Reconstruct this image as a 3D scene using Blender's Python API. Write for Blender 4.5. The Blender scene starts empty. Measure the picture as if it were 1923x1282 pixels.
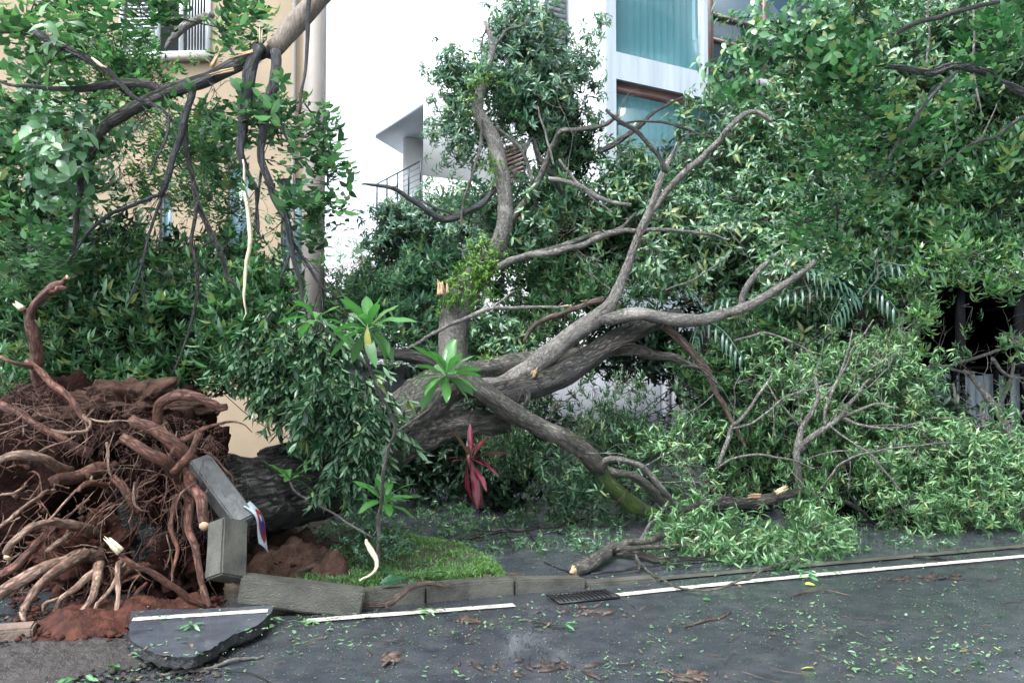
import bpy, math, random
import numpy as np
from mathutils import Vector, Matrix, noise as mnoise

random.seed(7)
rng = np.random.default_rng(7)
SC = bpy.context.scene
COL = SC.collection

# ------------------------------------------------------------------ camera, sky, sun, exposure
F = 1650.0
CZ = 1.6
PITCH = math.atan(59.0 / F)
cam_d = bpy.data.cameras.new("camera")
cam = bpy.data.objects.new("camera", cam_d)
COL.objects.link(cam)
cam.location = (0, 0, CZ)
cam.rotation_euler = (math.pi / 2 + PITCH, 0, 0)
cam_d.sensor_width = 36.0
cam_d.lens = 36.0 * F / 1923.0
cam_d.clip_start = 0.05
cam_d.clip_end = 2000
SC.camera = cam

SUN_EL, SUN_AZ = math.radians(58), math.radians(-25)
world = bpy.data.worlds.new("World")
SC.world = world
world.use_nodes = True
wn = world.node_tree.nodes
wl = world.node_tree.links
bg = wn["Background"]
sky = wn.new("ShaderNodeTexSky")
sky.sky_type = 'NISHITA'
sky.sun_disc = False
sky.sun_elevation = SUN_EL
sky.sun_rotation = math.pi / 2 - SUN_AZ
sky.air_density = 1.0
sky.dust_density = 4.0
bw = wn.new("ShaderNodeRGBToBW")
cmb = wn.new("ShaderNodeMix"); cmb.data_type = 'RGBA'; cmb.blend_type = 'MULTIPLY'
cmb.inputs[0].default_value = 1.0
cmb.inputs[7].default_value = (1.12, 1.24, 1.34, 1)
mx = wn.new("ShaderNodeMix"); mx.data_type = 'RGBA'
mx.inputs[0].default_value = 0.88
wl.new(sky.outputs[0], bw.inputs[0]); wl.new(bw.outputs[0], cmb.inputs[6])
wl.new(sky.outputs[0], mx.inputs[6]); wl.new(cmb.outputs[2], mx.inputs[7])
wl.new(mx.outputs[2], bg.inputs[0])
bg.inputs[1].default_value = 0.15
sun_d = bpy.data.lights.new("sun", 'SUN')
sun = bpy.data.objects.new("sun", sun_d)
COL.objects.link(sun)
sun_d.energy = 1.0
sun_d.angle = math.radians(25)
sun_d.color = (1.0, 0.98, 0.95)
# the sun stands high, over the road behind the camera's left shoulder
sdir = Vector((math.cos(SUN_EL) * -0.45, math.cos(SUN_EL) * -0.55, math.sin(SUN_EL))).normalized()
sun.rotation_euler = sdir.to_track_quat('Z', 'Y').to_euler()
sky.sun_rotation = math.atan2(sdir.x, sdir.y)
SC.view_settings.view_transform = 'Standard'
SC.view_settings.look = 'None'
SC.view_settings.gamma = 1
SC.view_settings.use_curve_mapping = False
SC.view_settings.exposure = 1.92
SC.cycles.max_bounces = 6
SC.cycles.transparent_max_bounces = 12
SC.cycles.use_denoising = True


# ------------------------------------------------------------------ pixel helpers (1923 x 1282 photo coordinates -> world)
def ray(u, v):
    x = (u - 961.5) / F
    y = -(v - 641.0) / F
    return np.array((x, math.cos(PITCH) - y * math.sin(PITCH), math.sin(PITCH) + y * math.cos(PITCH)))


def P(u, v, Y):
    d = ray(u, v)
    t = Y / d[1]
    return np.array((d[0] * t, Y, CZ + d[2] * t))


def G(u, v, z=0.0):
    d = ray(u, v)
    t = (z - CZ) / d[2]
    return np.array((d[0] * t, d[1] * t, z))


def pxm(Y):
    return Y / F


# ------------------------------------------------------------------ object helpers
def tag(o, label=None, cat=None, group=None, kind=None):
    if label: o['label'] = label
    if cat: o['category'] = cat
    if group: o['group'] = group
    if kind: o['kind'] = kind
    return o


def empty(name, loc=(0, 0, 0), label=None, cat=None, group=None):
    o = bpy.data.objects.new(name, None)
    COL.objects.link(o)
    o.location = Vector([float(c) for c in loc])
    o.empty_display_size = 0.1
    return tag(o, label, cat, group)


def link(name, me, mat=None, parent=None, mtx=None):
    o = bpy.data.objects.new(name, me)
    COL.objects.link(o)
    if mat is not None and not me.materials:
        me.materials.append(mat)
    if parent is not None:
        o.parent = parent
        base = Matrix.Identity(4)
        q = parent
        loc = Vector((0, 0, 0))
        while q is not None:
            loc += q.location
            q = q.parent
        # parents are only ever translated: keep the mesh where its world coordinates put it
        o.location = -loc
        if mtx is not None:
            o.matrix_basis = Matrix.Translation(-loc) @ mtx
            # children of matrix-placed objects are never used
    elif mtx is not None:
        o.matrix_basis = mtx
    return o


def mesh_np(name, V, faces, smooth=False, attrs=None):
    """faces: list of (M,k) int arrays; attrs: {name: (N,) float or (N,3)} point attributes"""
    V = np.asarray(V, dtype=np.float32)
    me = bpy.data.meshes.new(name)
    faces = [np.asarray(f, dtype=np.int32) for f in faces if len(f)]
    nl = sum(f.size for f in faces)
    nf = sum(len(f) for f in faces)
    me.vertices.add(len(V)); me.vertices.foreach_set("co", V.ravel())
    me.loops.add(nl); me.polygons.add(nf)
    me.loops.foreach_set("vertex_index", np.concatenate([f.ravel() for f in faces]))
    starts = []; s = 0
    for f in faces:
        k = f.shape[1]
        starts.append(np.arange(len(f), dtype=np.int32) * k + s)
        s += f.size
    me.polygons.foreach_set("loop_start", np.concatenate(starts))
    me.update(calc_edges=True)
    if smooth:
        me.polygons.foreach_set("use_smooth", np.ones(nf, dtype=bool))
    for k, a in (attrs or {}).items():
        a = np.asarray(a, dtype=np.float32)
        if a.ndim == 1:
            at = me.attributes.new(k, 'FLOAT', 'POINT'); at.data.foreach_set("value", a)
        else:
            at = me.attributes.new(k, 'FLOAT_VECTOR', 'POINT'); at.data.foreach_set("vector", a.ravel())
    me.validate()
    return me


class MB:
    """collects pieces that become ONE mesh"""
    def __init__(s):
        s.V = []; s.F = []; s.n = 0; s.B = []; s.T = []

    def add(s, V, faces, bco=None, tint=None):
        V = np.asarray(V, dtype=float)
        for f in faces:
            if len(f): s.F.append(np.asarray(f, dtype=np.int64) + s.n)
        s.V.append(V)
        s.B.append(np.asarray(bco, float) if bco is not None else V.copy())
        s.T.append(np.full(len(V), 0.5) if tint is None else np.broadcast_to(np.asarray(tint, float), (len(V),)).copy())
        s.n += len(V)
        return s

    def box(s, o, ax, ay, az):
        """box from corner o with edge vectors"""
        o, ax, ay, az = [np.asarray(a, float) for a in (o, ax, ay, az)]
        V = [o, o + ax, o + ax + ay, o + ay, o + az, o + ax + az, o + ax + ay + az, o + ay + az]
        f = [(0, 3, 2, 1), (4, 5, 6, 7), (0, 1, 5, 4), (1, 2, 6, 5), (2, 3, 7, 6), (3, 0, 4, 7)]
        if np.dot(np.cross(ax, ay), az) < 0: f = [q[::-1] for q in f]
        return s.add(V, [f])

    def cbox(s, c, sx, sy, sz, rz=0.0):
        c = np.asarray(c, float)
        ax = np.array((math.cos(rz), math.sin(rz), 0)) * sx
        ay = np.array((-math.sin(rz), math.cos(rz), 0)) * sy
        az = np.array((0, 0, sz))
        return s.box(c - ax / 2 - ay / 2 - az / 2, ax, ay, az)

    def mesh(s, name, smooth=False):
        V = np.concatenate(s.V)
        byk = {}
        for f in s.F: byk.setdefault(f.shape[1], []).append(f)
        return mesh_np(name, V, [np.concatenate(x) for x in byk.values()], smooth,
                       {"bco": np.concatenate(s.B), "tint": np.concatenate(s.T)})

    def build(s, name, mat, parent=None, smooth=False, mtx=None):
        return link(name, s.mesh(name, smooth), mat, parent, mtx)


def catmull(pts, step):
    pts = np.asarray(pts, float)
    if len(pts) == 2:
        n = max(2, int(np.linalg.norm(pts[1, :3] - pts[0, :3]) / step) + 1)
        t = np.linspace(0, 1, n)[:, None]
        return pts[0] * (1 - t) + pts[1] * t
    p = np.vstack([2 * pts[0] - pts[1], pts, 2 * pts[-1] - pts[-2]])
    out = []
    for i in range(1, len(p) - 2):
        n = max(1, int(round(np.linalg.norm(p[i + 1, :3] - p[i, :3]) / step)))
        for k in range(n):
            t = k / n
            a, b, c, d = p[i - 1], p[i], p[i + 1], p[i + 2]
            out.append(0.5 * ((2 * b) + (-a + c) * t + (2 * a - 5 * b + 4 * c - d) * t * t + (-a + 3 * b - 3 * c + d) * t ** 3))
    out.append(p[-2])
    return np.array(out)


def tube(mb, pts, rad, sides=8, step=0.08, rough=0.08, wobble=0.0, tint=None, cap=True, ridge=0.0):
    """pts (n,3), rad (n,) -> noisy tapered tube"""
    q = catmull(np.column_stack([np.asarray(pts, float), np.asarray(rad, float)]), step)
    p, r = q[:, :3].copy(), np.maximum(q[:, 3], 0.0008)
    n = len(p)
    if wobble:
        s0 = random.random() * 100
        for i in range(1, n - 1):
            w = mnoise.noise_vector(Vector((i * step * 5.0 + s0, s0, 0)))
            p[i] += np.array(w) * wobble
    T = np.gradient(p, axis=0); T /= np.linalg.norm(T, axis=1)[:, None] + 1e-9
    ref = np.array((0, 0, 1.0)) if abs(T[0, 2]) < 0.9 else np.array((1.0, 0, 0))
    N = np.cross(T[0], ref); N /= np.linalg.norm(N)
    d = np.concatenate([[0], np.cumsum(np.linalg.norm(np.diff(p, axis=0), axis=1))])
    a = np.linspace(0, 2 * math.pi, sides, endpoint=False)
    ca, sa = np.cos(a), np.sin(a)
    V = np.zeros((n, sides, 3)); B = np.zeros((n, sides, 3))
    off = random.random() * 50
    for i in range(n):
        N = N - T[i] * np.dot(N, T[i]); N /= np.linalg.norm(N) + 1e-9
        Bn = np.cross(T[i], N)
        rr = np.full(sides, r[i])
        if rough:
            for j in range(sides):
                k = mnoise.noise(Vector((ca[j] * 1.3 + off, sa[j] * 1.3, d[i] * 1.2 / max(0.03, r[i] * 4))))
                rr[j] *= 1 + rough * 2 * k
                if ridge:
                    k2 = mnoise.noise(Vector((ca[j] * r[i] * 34 + off, sa[j] * r[i] * 34, d[i] * 5.0)))
                    rr[j] += ridge * k2
        V[i] = p[i] + (N[None] * ca[:, None] + Bn[None] * sa[:, None]) * rr[:, None]
        B[i, :, 0] = ca * r[i] + off; B[i, :, 1] = sa * r[i]; B[i, :, 2] = d[i]
    V = V.reshape(-1, 3); B = B.reshape(-1, 3)
    idx = np.arange(n * sides).reshape(n, sides)
    nx = np.roll(idx, -1, axis=1)
    quads = np.stack([idx[:-1], nx[:-1], nx[1:], idx[1:]], axis=-1).reshape(-1, 4)
    tris = []
    if cap:
        V = np.vstack([V, p[0] - T[0] * r[0] * 0.2, p[-1] + T[-1] * r[-1] * 0.5]); B = np.vstack([B, B[0], B[-1]])
        c0, c1 = n * sides, n * sides + 1
        for j in range(sides):
            k = (j + 1) % sides
            tris.append((c0, idx[0, k], idx[0, j])); tris.append((c1, idx[-1, j], idx[-1, k]))
    mb.add(V, [quads, tris], B, tint)
    return q


def pxpath(path):
    """[(u,v,Y,width_px)] -> points, radii"""
    pts = [P(u, v, Y) for u, v, Y, w in path]
    rad = [w / 2 * pxm(Y) for u, v, Y, w in path]
    return pts, rad


# ------------------------------------------------------------------ materials
MATS = {}


def mat_new(name):
    m = bpy.data.materials.new(name); m.use_nodes = True
    MATS[name] = m
    return m, m.node_tree.nodes, m.node_tree.links, m.node_tree.nodes["Principled BSDF"]


def ramp(nodes, stops):
    r = nodes.new("ShaderNodeValToRGB")
    e = r.color_ramp.elements
    while len(e) < len(stops): e.new(0.5)
    for i, (p, c) in enumerate(stops):
        e[i].position = p; e[i].color = (*c, 1)
    return r


def tex_noise(nodes, links, vec, scale, detail=5, rough=0.55, dist=0.0):
    n = nodes.new("ShaderNodeTexNoise")
    n.inputs["Scale"].default_value = scale; n.inputs["Detail"].default_value = detail
    n.inputs["Roughness"].default_value = rough; n.inputs["Distortion"].default_value = dist
    if vec is not None: links.new(vec, n.inputs["Vector"])
    return n


def objco(nodes):
    return nodes.new("ShaderNodeTexCoord").outputs["Object"]


def simple(name, col, rough=0.6, metal=0.0, var=0.15, scale=3.0, bump=0.0, bscale=40.0, spec=0.5, stretch=(1, 1, 1), lo=0.35, hi=0.7):
    m, n, l, b = mat_new(name)
    geo = n.new("ShaderNodeNewGeometry")
    mp = n.new("ShaderNodeMapping"); mp.inputs["Scale"].default_value = stretch
    l.new(geo.outputs["Position"], mp.inputs[0])
    t = tex_noise(n, l, mp.outputs[0], scale, 8, 0.65)
    r = ramp(n, [(lo, tuple(c * (1 - var) for c in col)), (hi, tuple(min(1, c * (1 + var)) for c in col))])
    l.new(t.outputs[0], r.inputs[0]); l.new(r.outputs[0], b.inputs["Base Color"])
    b.inputs["Roughness"].default_value = rough; b.inputs["Metallic"].default_value = metal
    b.inputs["Specular IOR Level"].default_value = spec
    if bump:
        t2 = tex_noise(n, l, mp.outputs[0], bscale, 6, 0.6)
        bp = n.new("ShaderNodeBump"); bp.inputs["Strength"].default_value = bump; bp.inputs["Distance"].default_value = 0.02
        l.new(t2.outputs[0], bp.inputs["Height"]); l.new(bp.outputs[0], b.inputs["Normal"])
    return m


def bark_mat(name, c0, c1, moss=None, mossamt=0.5, rough=0.55, bump=0.8, stretch=0.22, scale=26):
    m, n, l, b = mat_new(name)
    at = n.new("ShaderNodeAttribute"); at.attribute_name = "bco"
    mp = n.new("ShaderNodeMapping"); mp.inputs["Scale"].default_value = (1, 1, stretch)
    l.new(at.outputs["Vector"], mp.inputs[0])
    t = tex_noise(n, l, mp.outputs[0], scale, 8, 0.7, 0.6)
    big = tex_noise(n, l, at.outputs["Vector"], 3.0, 4, 0.6)
    vor = n.new("ShaderNodeTexVoronoi"); vor.feature = 'DISTANCE_TO_EDGE'; vor.inputs["Scale"].default_value = scale * 1.1
    wv = n.new("ShaderNodeVectorMath"); wv.operation = 'ADD'
    sc2 = n.new("ShaderNodeVectorMath"); sc2.operation = 'SCALE'; sc2.inputs["Scale"].default_value = 0.05
    l.new(t.outputs["Color"], sc2.inputs[0]); l.new(mp.outputs[0], wv.inputs[0]); l.new(sc2.outputs[0], wv.inputs[1])
    l.new(wv.outputs[0], vor.inputs["Vector"])
    fr = ramp(n, [(0.0, (0, 0, 0)), (0.16, (1, 1, 1))])
    l.new(vor.outputs["Distance"], fr.inputs[0])
    r = ramp(n, [(0.3, c0), (0.72, c1)])
    l.new(t.outputs[0], r.inputs[0])
    mul = n.new("ShaderNodeMix"); mul.data_type = 'RGBA'; mul.blend_type = 'MULTIPLY'; mul.inputs[0].default_value = 0.55
    l.new(r.outputs[0], mul.inputs[6]); l.new(fr.outputs[0], mul.inputs[7])
    out = mul.outputs[2]
    pale = n.new("ShaderNodeMix"); pale.data_type = 'RGBA'
    pr = ramp(n, [(0.52, (0, 0, 0)), (0.68, (0.55, 0.55, 0.55))]); l.new(big.outputs[0], pr.inputs[0])
    l.new(pr.outputs[0], pale.inputs[0]); l.new(out, pale.inputs[6])
    pale.inputs[7].default_value = (*tuple(min(1, c * 1.35 + 0.02) for c in c1), 1)
    out = pale.outputs[2]
    if moss:
        mm = n.new("ShaderNodeMix"); mm.data_type = 'RGBA'
        t3 = tex_noise(n, l, at.outputs["Vector"], 7.0, 6, 0.7)
        mr = ramp(n, [(1 - mossamt - 0.08, (0, 0, 0)), (1 - mossamt + 0.1, (0.9, 0.9, 0.9))])
        l.new(t3.outputs[0], mr.inputs[0]); l.new(mr.outputs[0], mm.inputs[0])
        l.new(out, mm.inputs[6]); mm.inputs[7].default_value = (*moss, 1)
        out = mm.outputs[2]
    l.new(out, b.inputs["Base Color"])
    b.inputs["Roughness"].default_value = rough
    hm = n.new("ShaderNodeMath"); hm.operation = 'MULTIPLY'
    l.new(t.outputs[0], hm.inputs[0]); l.new(fr.outputs[0], hm.inputs[1])
    bp = n.new("ShaderNodeBump"); bp.inputs["Strength"].default_value = bump; bp.inputs["Distance"].default_value = 0.03
    l.new(hm.outputs[0], bp.inputs["Height"]); l.new(bp.outputs[0], b.inputs["Normal"])
    return m


def leaf_mat(name, c0, c1, c2=None, rough=0.38, trans=0.22, tcol=None, spec=0.5, oddcol=(0.3, 0.28, 0.03)):
    m, n, l, b = mat_new(name)
    at = n.new("ShaderNodeAttribute"); at.attribute_name = "tint"
    oi = n.new("ShaderNodeObjectInfo")
    ad = n.new("ShaderNodeMath"); ad.operation = 'MULTIPLY_ADD'
    ad.inputs[1].default_value = 0.12; l.new(oi.outputs["Random"], ad.inputs[0]); l.new(at.outputs["Fac"], ad.inputs[2])
    stops = [(0.0, c0), (0.6, c1), (0.95, c2 or tuple(min(1, x * 1.7) for x in c1))]
    stops.append((1.0, (0.20, 0.23, 0.08) if name in ('leaf_dark', 'leaf_mid', 'leaf_fresh', 'leaf_cool', 'leaf_bright') else stops[-1][1]))
    r = ramp(n, stops); l.new(ad.outputs[0], r.inputs[0])
    geo = n.new("ShaderNodeNewGeometry")
    back = n.new("ShaderNodeMix"); back.data_type = 'RGBA'
    bf = n.new("ShaderNodeMath"); bf.operation = 'MULTIPLY'; bf.inputs[1].default_value = 0.45
    l.new(geo.outputs["Backfacing"], bf.inputs[0]); l.new(bf.outputs[0], back.inputs[0])
    l.new(r.outputs[0], back.inputs[6]); back.inputs[7].default_value = (0.17, 0.26, 0.15, 1)
    l.new(back.outputs[2], b.inputs["Base Color"])
    b.inputs["Roughness"].default_value = rough; b.inputs["Specular IOR Level"].default_value = spec
    if trans:
        tr = n.new("ShaderNodeBsdfTranslucent")
        g = n.new("ShaderNodeMix"); g.data_type = 'RGBA'; g.blend_type = 'MULTIPLY'; g.inputs[0].default_value = 1
        l.new(r.outputs[0], g.inputs[6]); g.inputs[7].default_value = (1.15, 1.8, 0.95, 1)
        l.new(g.outputs[2], tr.inputs[0])
        ms = n.new("ShaderNodeMixShader"); ms.inputs[0].default_value = trans
        l.new(b.outputs[0], ms.inputs[1]); l.new(tr.outputs[0], ms.inputs[2])
        l.new(ms.outputs[0], n["Material Output"].inputs[0])
    return m


bark_grey = bark_mat("bark_grey", (0.014, 0.012, 0.010), (0.23, 0.205, 0.175), (0.04, 0.075, 0.022), 0.40, bump=1.0, scale=44, stretch=0.25)
bark_pale = bark_mat("bark_pale", (0.05, 0.045, 0.04), (0.34, 0.31, 0.275), (0.08, 0.09, 0.05), 0.26, bump=0.8, scale=48, stretch=0.45)
bark_dark = bark_mat("bark_dark", (0.006, 0.0055, 0.005), (0.055, 0.046, 0.039), (0.03, 0.045, 0.02), 0.36, rough=0.36, bump=1.0, scale=34)
bark_black = bark_mat("bark_black", (0.004, 0.004, 0.004), (0.036, 0.034, 0.031), (0.014, 0.025, 0.010), 0.3, rough=0.2, bump=1.0)
bark_blue = bark_mat("bark_blue", (0.010, 0.010, 0.012), (0.055, 0.055, 0.062), None, rough=0.45, scale=40)
bark_moss = bark_mat("bark_moss", (0.03, 0.027, 0.02), (0.13, 0.12, 0.08), (0.06, 0.12, 0.014), 0.58)
bark_brown = bark_mat("bark_brown", (0.03, 0.017, 0.012), (0.13, 0.08, 0.06), None)
root_mat = bark_mat("root_bark", (0.03, 0.009, 0.006), (0.25, 0.095, 0.06), (0.32, 0.18, 0.12), 0.36, rough=0.5, stretch=0.35, scale=30)
root_pale = bark_mat("root_pale", (0.10, 0.045, 0.03), (0.46, 0.30, 0.215), (0.15, 0.045, 0.028), 0.4, rough=0.5, stretch=0.3, scale=36)
root_fine = simple("root_fine", (0.10, 0.045, 0.032), 0.6, var=0.5, scale=8)
wood_fresh = simple("wood_fresh", (0.50, 0.33, 0.19), 0.6, var=0.35, scale=12, bump=0.5, stretch=(1, 1, 4), bscale=60)
wood_pale = simple("wood_pale", (0.62, 0.52, 0.36), 0.6, var=0.25, scale=14, bump=0.3, stretch=(6, 6, 1))
wood_split = simple("wood_split", (0.20, 0.155, 0.125), 0.6, var=0.5, scale=16, bump=0.6, stretch=(5, 5, 1), bscale=50)

leaf_dark = leaf_mat("leaf_dark", (0.010, 0.034, 0.019), (0.036, 0.096, 0.050), (0.13, 0.24, 0.14), rough=0.25)
leaf_mid = leaf_mat("leaf_mid", (0.014, 0.046, 0.022), (0.062, 0.142, 0.066), (0.22, 0.36, 0.20), rough=0.27)
leaf_fresh = leaf_mat("leaf_fresh", (0.027, 0.078, 0.030), (0.092, 0.195, 0.075), (0.26, 0.40, 0.18), rough=0.32)
leaf_bright = leaf_mat("leaf_bright", (0.018, 0.065, 0.028), (0.060, 0.165, 0.065), (0.23, 0.40, 0.21), rough=0.24, trans=0.22)
leaf_cool = leaf_mat("leaf_cool", (0.03, 0.075, 0.05), (0.085, 0.17, 0.11), (0.22, 0.34, 0.24), rough=0.33)
ivy_mat = leaf_mat("leaf_ivy", (0.03, 0.09, 0.015), (0.09, 0.2, 0.02), (0.17, 0.3, 0.04), rough=0.4)
leaf_shade = leaf_mat("leaf_gap_shade", (0.004, 0.012, 0.007), (0.010, 0.028, 0.014), (0.03, 0.065, 0.032), rough=0.4, trans=0.05, spec=0.25)  # near-black leaf copy: shade in the foliage gaps painted as leaf colour
red_leaf = leaf_mat("leaf_red", (0.035, 0.004, 0.009), (0.10, 0.010, 0.022), (0.30, 0.12, 0.15), rough=0.16, trans=0.15)
yellow_leaf = leaf_mat("leaf_yellow", (0.42, 0.38, 0.06), (0.55, 0.5, 0.10), (0.6, 0.55, 0.2), rough=0.4)
grass_mat = leaf_mat("grass_blade", (0.03, 0.08, 0.012), (0.07, 0.17, 0.018), (0.13, 0.25, 0.04), rough=0.45, trans=0.22)


# ------------------------------------------------------------------ leaves and sprigs
def leaf_blade(L, W, droop=0.25, fold=0.25, stations=(0.0, 0.3, 0.65, 1.0), widths=(0.12, 0.95, 0.8, 0.0), twist=0.0):
    """blade along +X, upper side +Z"""
    V = []; tri = []; rows = []
    for s, w in zip(stations, widths):
        x = L * s * (1 - 0.12 * droop * s); z = -droop * L * s * s
        a = twist * s
        if w <= 0.001:
            rows.append([len(V)]); V.append((x, 0, z)); continue
        hw = W * w / 2
        rows.append([len(V), len(V) + 1, len(V) + 2])
        for sy in (-1, 0, 1):
            y = sy * hw; zz = abs(sy) * hw * fold
            V.append((x, y * math.cos(a) - zz * math.sin(a), z + y * math.sin(a) + zz * math.cos(a)))
    for a, b in zip(rows, rows[1:]):
        if len(a) == 3 and len(b) == 3:
            tri += [(a[0], b[0], b[1]), (a[0], b[1], a[1]), (a[1], b[1], b[2]), (a[1], b[2], a[2])]
        elif len(b) == 1:
            tri += [(a[0], b[0], a[1]), (a[1], b[0], a[2])]
    return np.array(V, float), np.array(tri, int)


def rotm(axis, ang):
    return np.array(Matrix.Rotation(ang, 3, Vector(axis)))


def sprig_template(seed, n=8, L=0.12, W=0.034, spread=(45, 95), droop=0.3, stem=0.10, lod=0, alt=False):
    r = random.Random(seed)
    VV = []; FF = []; TT = []; c = 0
    for i in range(n):
        Li = L * r.uniform(0.7, 1.12)
        if lod == 0:
            st, wd = (0.0, 0.28, 0.62, 1.0), (0.15, 0.85, 0.9, 0.0)
        else:
            st, wd = (0.0, 0.5, 1.0), (0.25, 1.0, 0.0)
        V, T = leaf_blade(Li, W * r.uniform(0.8, 1.15), droop * r.uniform(0.2, 1.8), r.uniform(0.1, 0.5), st, wd, r.uniform(-0.5, 0.5))
        el = math.radians(90 - r.uniform(*spread))
        az = i * 2.399 + r.uniform(-0.5, 0.5)
        h = stem * (r.random() ** 0.7 if not alt else (i + 0.5) / n)
        R = rotm((0, 0, 1), az) @ rotm((0, 1, 0), -el) @ rotm((1, 0, 0), r.uniform(-0.5, 0.5))
        V = V @ R.T
        V[:, 2] += h
        VV.append(V); FF.append(T + c); c += len(V)
        TT.append(np.full(len(V), min(1, max(0, r.gauss(0.45, 0.26)))))
    return np.vstack(VV), np.vstack(FF), np.concatenate(TT)


SPR = {
    "rosette": [sprig_template(i, 9, 0.112, 0.034, (45, 130), 0.4, 0.10) for i in range(7)],
    "rosette_far": [sprig_template(20 + i, 9, 0.112, 0.036, (45, 130), 0.4, 0.10, lod=1) for i in range(7)],
    "broad": [sprig_template(40 + i, 6, 0.125, 0.062, (50, 110), 0.3, 0.18, alt=True) for i in range(6)],
    "small": [sprig_template(60 + i, 12, 0.065, 0.026, (35, 100), 0.3, 0.14, lod=1, alt=True) for i in range(6)],
    "lobed": [sprig_template(80 + i, 8, 0.095, 0.050, (55, 115), 0.35, 0.16, alt=True) for i in range(6)],
    "droopy": [sprig_template(100 + i, 11, 0.12, 0.036, (30, 80), -0.25, 0.16) for i in range(6)],
    "fine": [sprig_template(120 + i, 13, 0.085, 0.0185, (50, 145), 0.5, 0.12, lod=0) for i in range(6)],
}
SPR_ME = {}


def frames(dirs):
    d = dirs / (np.linalg.norm(dirs, axis=1)[:, None] + 1e-9)
    ref = rng.normal(size=d.shape)
    x = np.cross(ref, d); x /= np.linalg.norm(x, axis=1)[:, None] + 1e-9
    y = np.cross(d, x)
    return np.stack([x, y, d], axis=2)     # columns


def foliage(parent, pos, dirs, scale, kind, mat, name="foliage", singles=0, part="leaf_sprig"):
    pos = np.asarray(pos); n = len(pos)
    if n == 0: return
    M = frames(np.asarray(dirs)); tpl = SPR[kind]
    var = rng.integers(0, len(tpl), n)
    tin = np.clip(rng.normal(0.02, 0.2, n), -0.4, 0.5)
    dist = pos[:, 1]
    order = np.argsort(dist + rng.normal(0, 0.3, n))
    single = np.zeros(n, bool); single[order[:singles]] = True
    VV, FF, TT, c = [], [], [], 0
    for k, (V, Fc, T) in enumerate(tpl):
        ids = np.where((var == k) & ~single)[0]
        if not len(ids): continue
        W = np.einsum('nij,vj->nvi', M[ids], V) * scale[ids][:, None, None] + pos[ids][:, None, :]
        VV.append(W.reshape(-1, 3))
        FF.append((Fc[None] + (np.arange(len(ids)) * len(V))[:, None, None]).reshape(-1, 3) + c)
        TT.append((T[None] + tin[ids][:, None]).ravel())
        c += len(ids) * len(V)
    if VV:
        me = mesh_np(name, np.vstack(VV), [np.vstack(FF)], True, {"tint": np.clip(np.concatenate(TT), 0, 1)})
        o = link(name, me, mat, parent); tag(o, kind="stuff")
    for i in np.where(single)[0]:
        key = (kind, int(var[i]), mat.name)
        if key not in SPR_ME:
            V, Fc, T = tpl[var[i]]
            SPR_ME[key] = mesh_np(part, V, [Fc], True, {"tint": np.clip(T, 0, 1)})
        m4 = Matrix([[*(M[i, r] * scale[i]), pos[i, r]] for r in range(3)] + [[0, 0, 0, 1]])
        link(part, SPR_ME[key], mat, parent, m4)


def prisms(mb, A, B, ra, rb):
    """thin 3-sided straight twigs, vectorised"""
    A, B = np.asarray(A), np.asarray(B)
    if not len(A): return
    M = frames(B - A)
    n = len(A); V = np.zeros((n, 6, 3))
    for j in range(3):
        a = j * 2.0944
        o = M[:, :, 0] * math.cos(a) + M[:, :, 1] * math.sin(a)
        V[:, j] = A + o * ra[:, None]; V[:, j + 3] = B + o * rb[:, None]
    f = np.array([(0, 1, 4, 3), (1, 2, 5, 4), (2, 0, 3, 5)])
    mb.add(V.reshape(-1, 3), [(f[None] + (np.arange(n) * 6)[:, None, None]).reshape(-1, 4)])


def blob(b, S):
    """b = (u,v,Y, ru,rv, rY, n, size, mode, ax) -> appended to S = dict(pos, dir, scale, twA, twB)"""
    u, v, Y, ru, rv, rY, n, size, mode = b[:9]
    n = int(n * 1.28)
    c = P(u, v, Y); R = np.array((ru * pxm(Y), rY, rv * pxm(Y)))
    per = 14
    nc = max(1, int(n / per))
    q = rng.normal(size=(nc, 3)); q /= np.linalg.norm(q, axis=1)[:, None]
    q *= (rng.random(nc) ** 0.42)[:, None]
    cc = c + q * R
    k = rng.integers(0, nc, n)
    sg = 0.115 * size + 0.03 * min(R[0], R[2])
    off = rng.normal(size=(n, 3)) * sg
    pos = cc[k] + off
    out = off / (np.linalg.norm(off, axis=1)[:, None] + 1e-6) * 0.8 + q[k] * 0.5
    if mode == 'up': out = out + np.array((0, -0.25, 0.55))
    elif mode == 'down': out = out * 0.5 + np.array((0, -0.1, -1.0))
    elif mode == 'side': out = out + np.array((0.5, -0.2, 0.0))
    elif mode == 'left': out = out + np.array((-0.6, -0.2, 0.1))
    pos[:, 2] = np.maximum(pos[:, 2], 0.06)
    S['pos'].append(pos); S['dir'].append(out)
    S['scale'].append(size * rng.uniform(0.6, 1.28, n))
    keep = rng.random(n) < 0.6
    S['A'].append(cc[k][keep]); S['B'].append(pos[keep])
    # bough from blob centre to clump centre
    kk = rng.random(nc) < 0.5
    mid = (cc + c) / 2 + rng.normal(size=cc.shape) * 0.06
    S['A2'].append(np.vstack([np.repeat(c[None], nc, 0)[kk], mid[kk]])); S['B2'].append(np.vstack([mid[kk], cc[kk]]))


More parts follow.
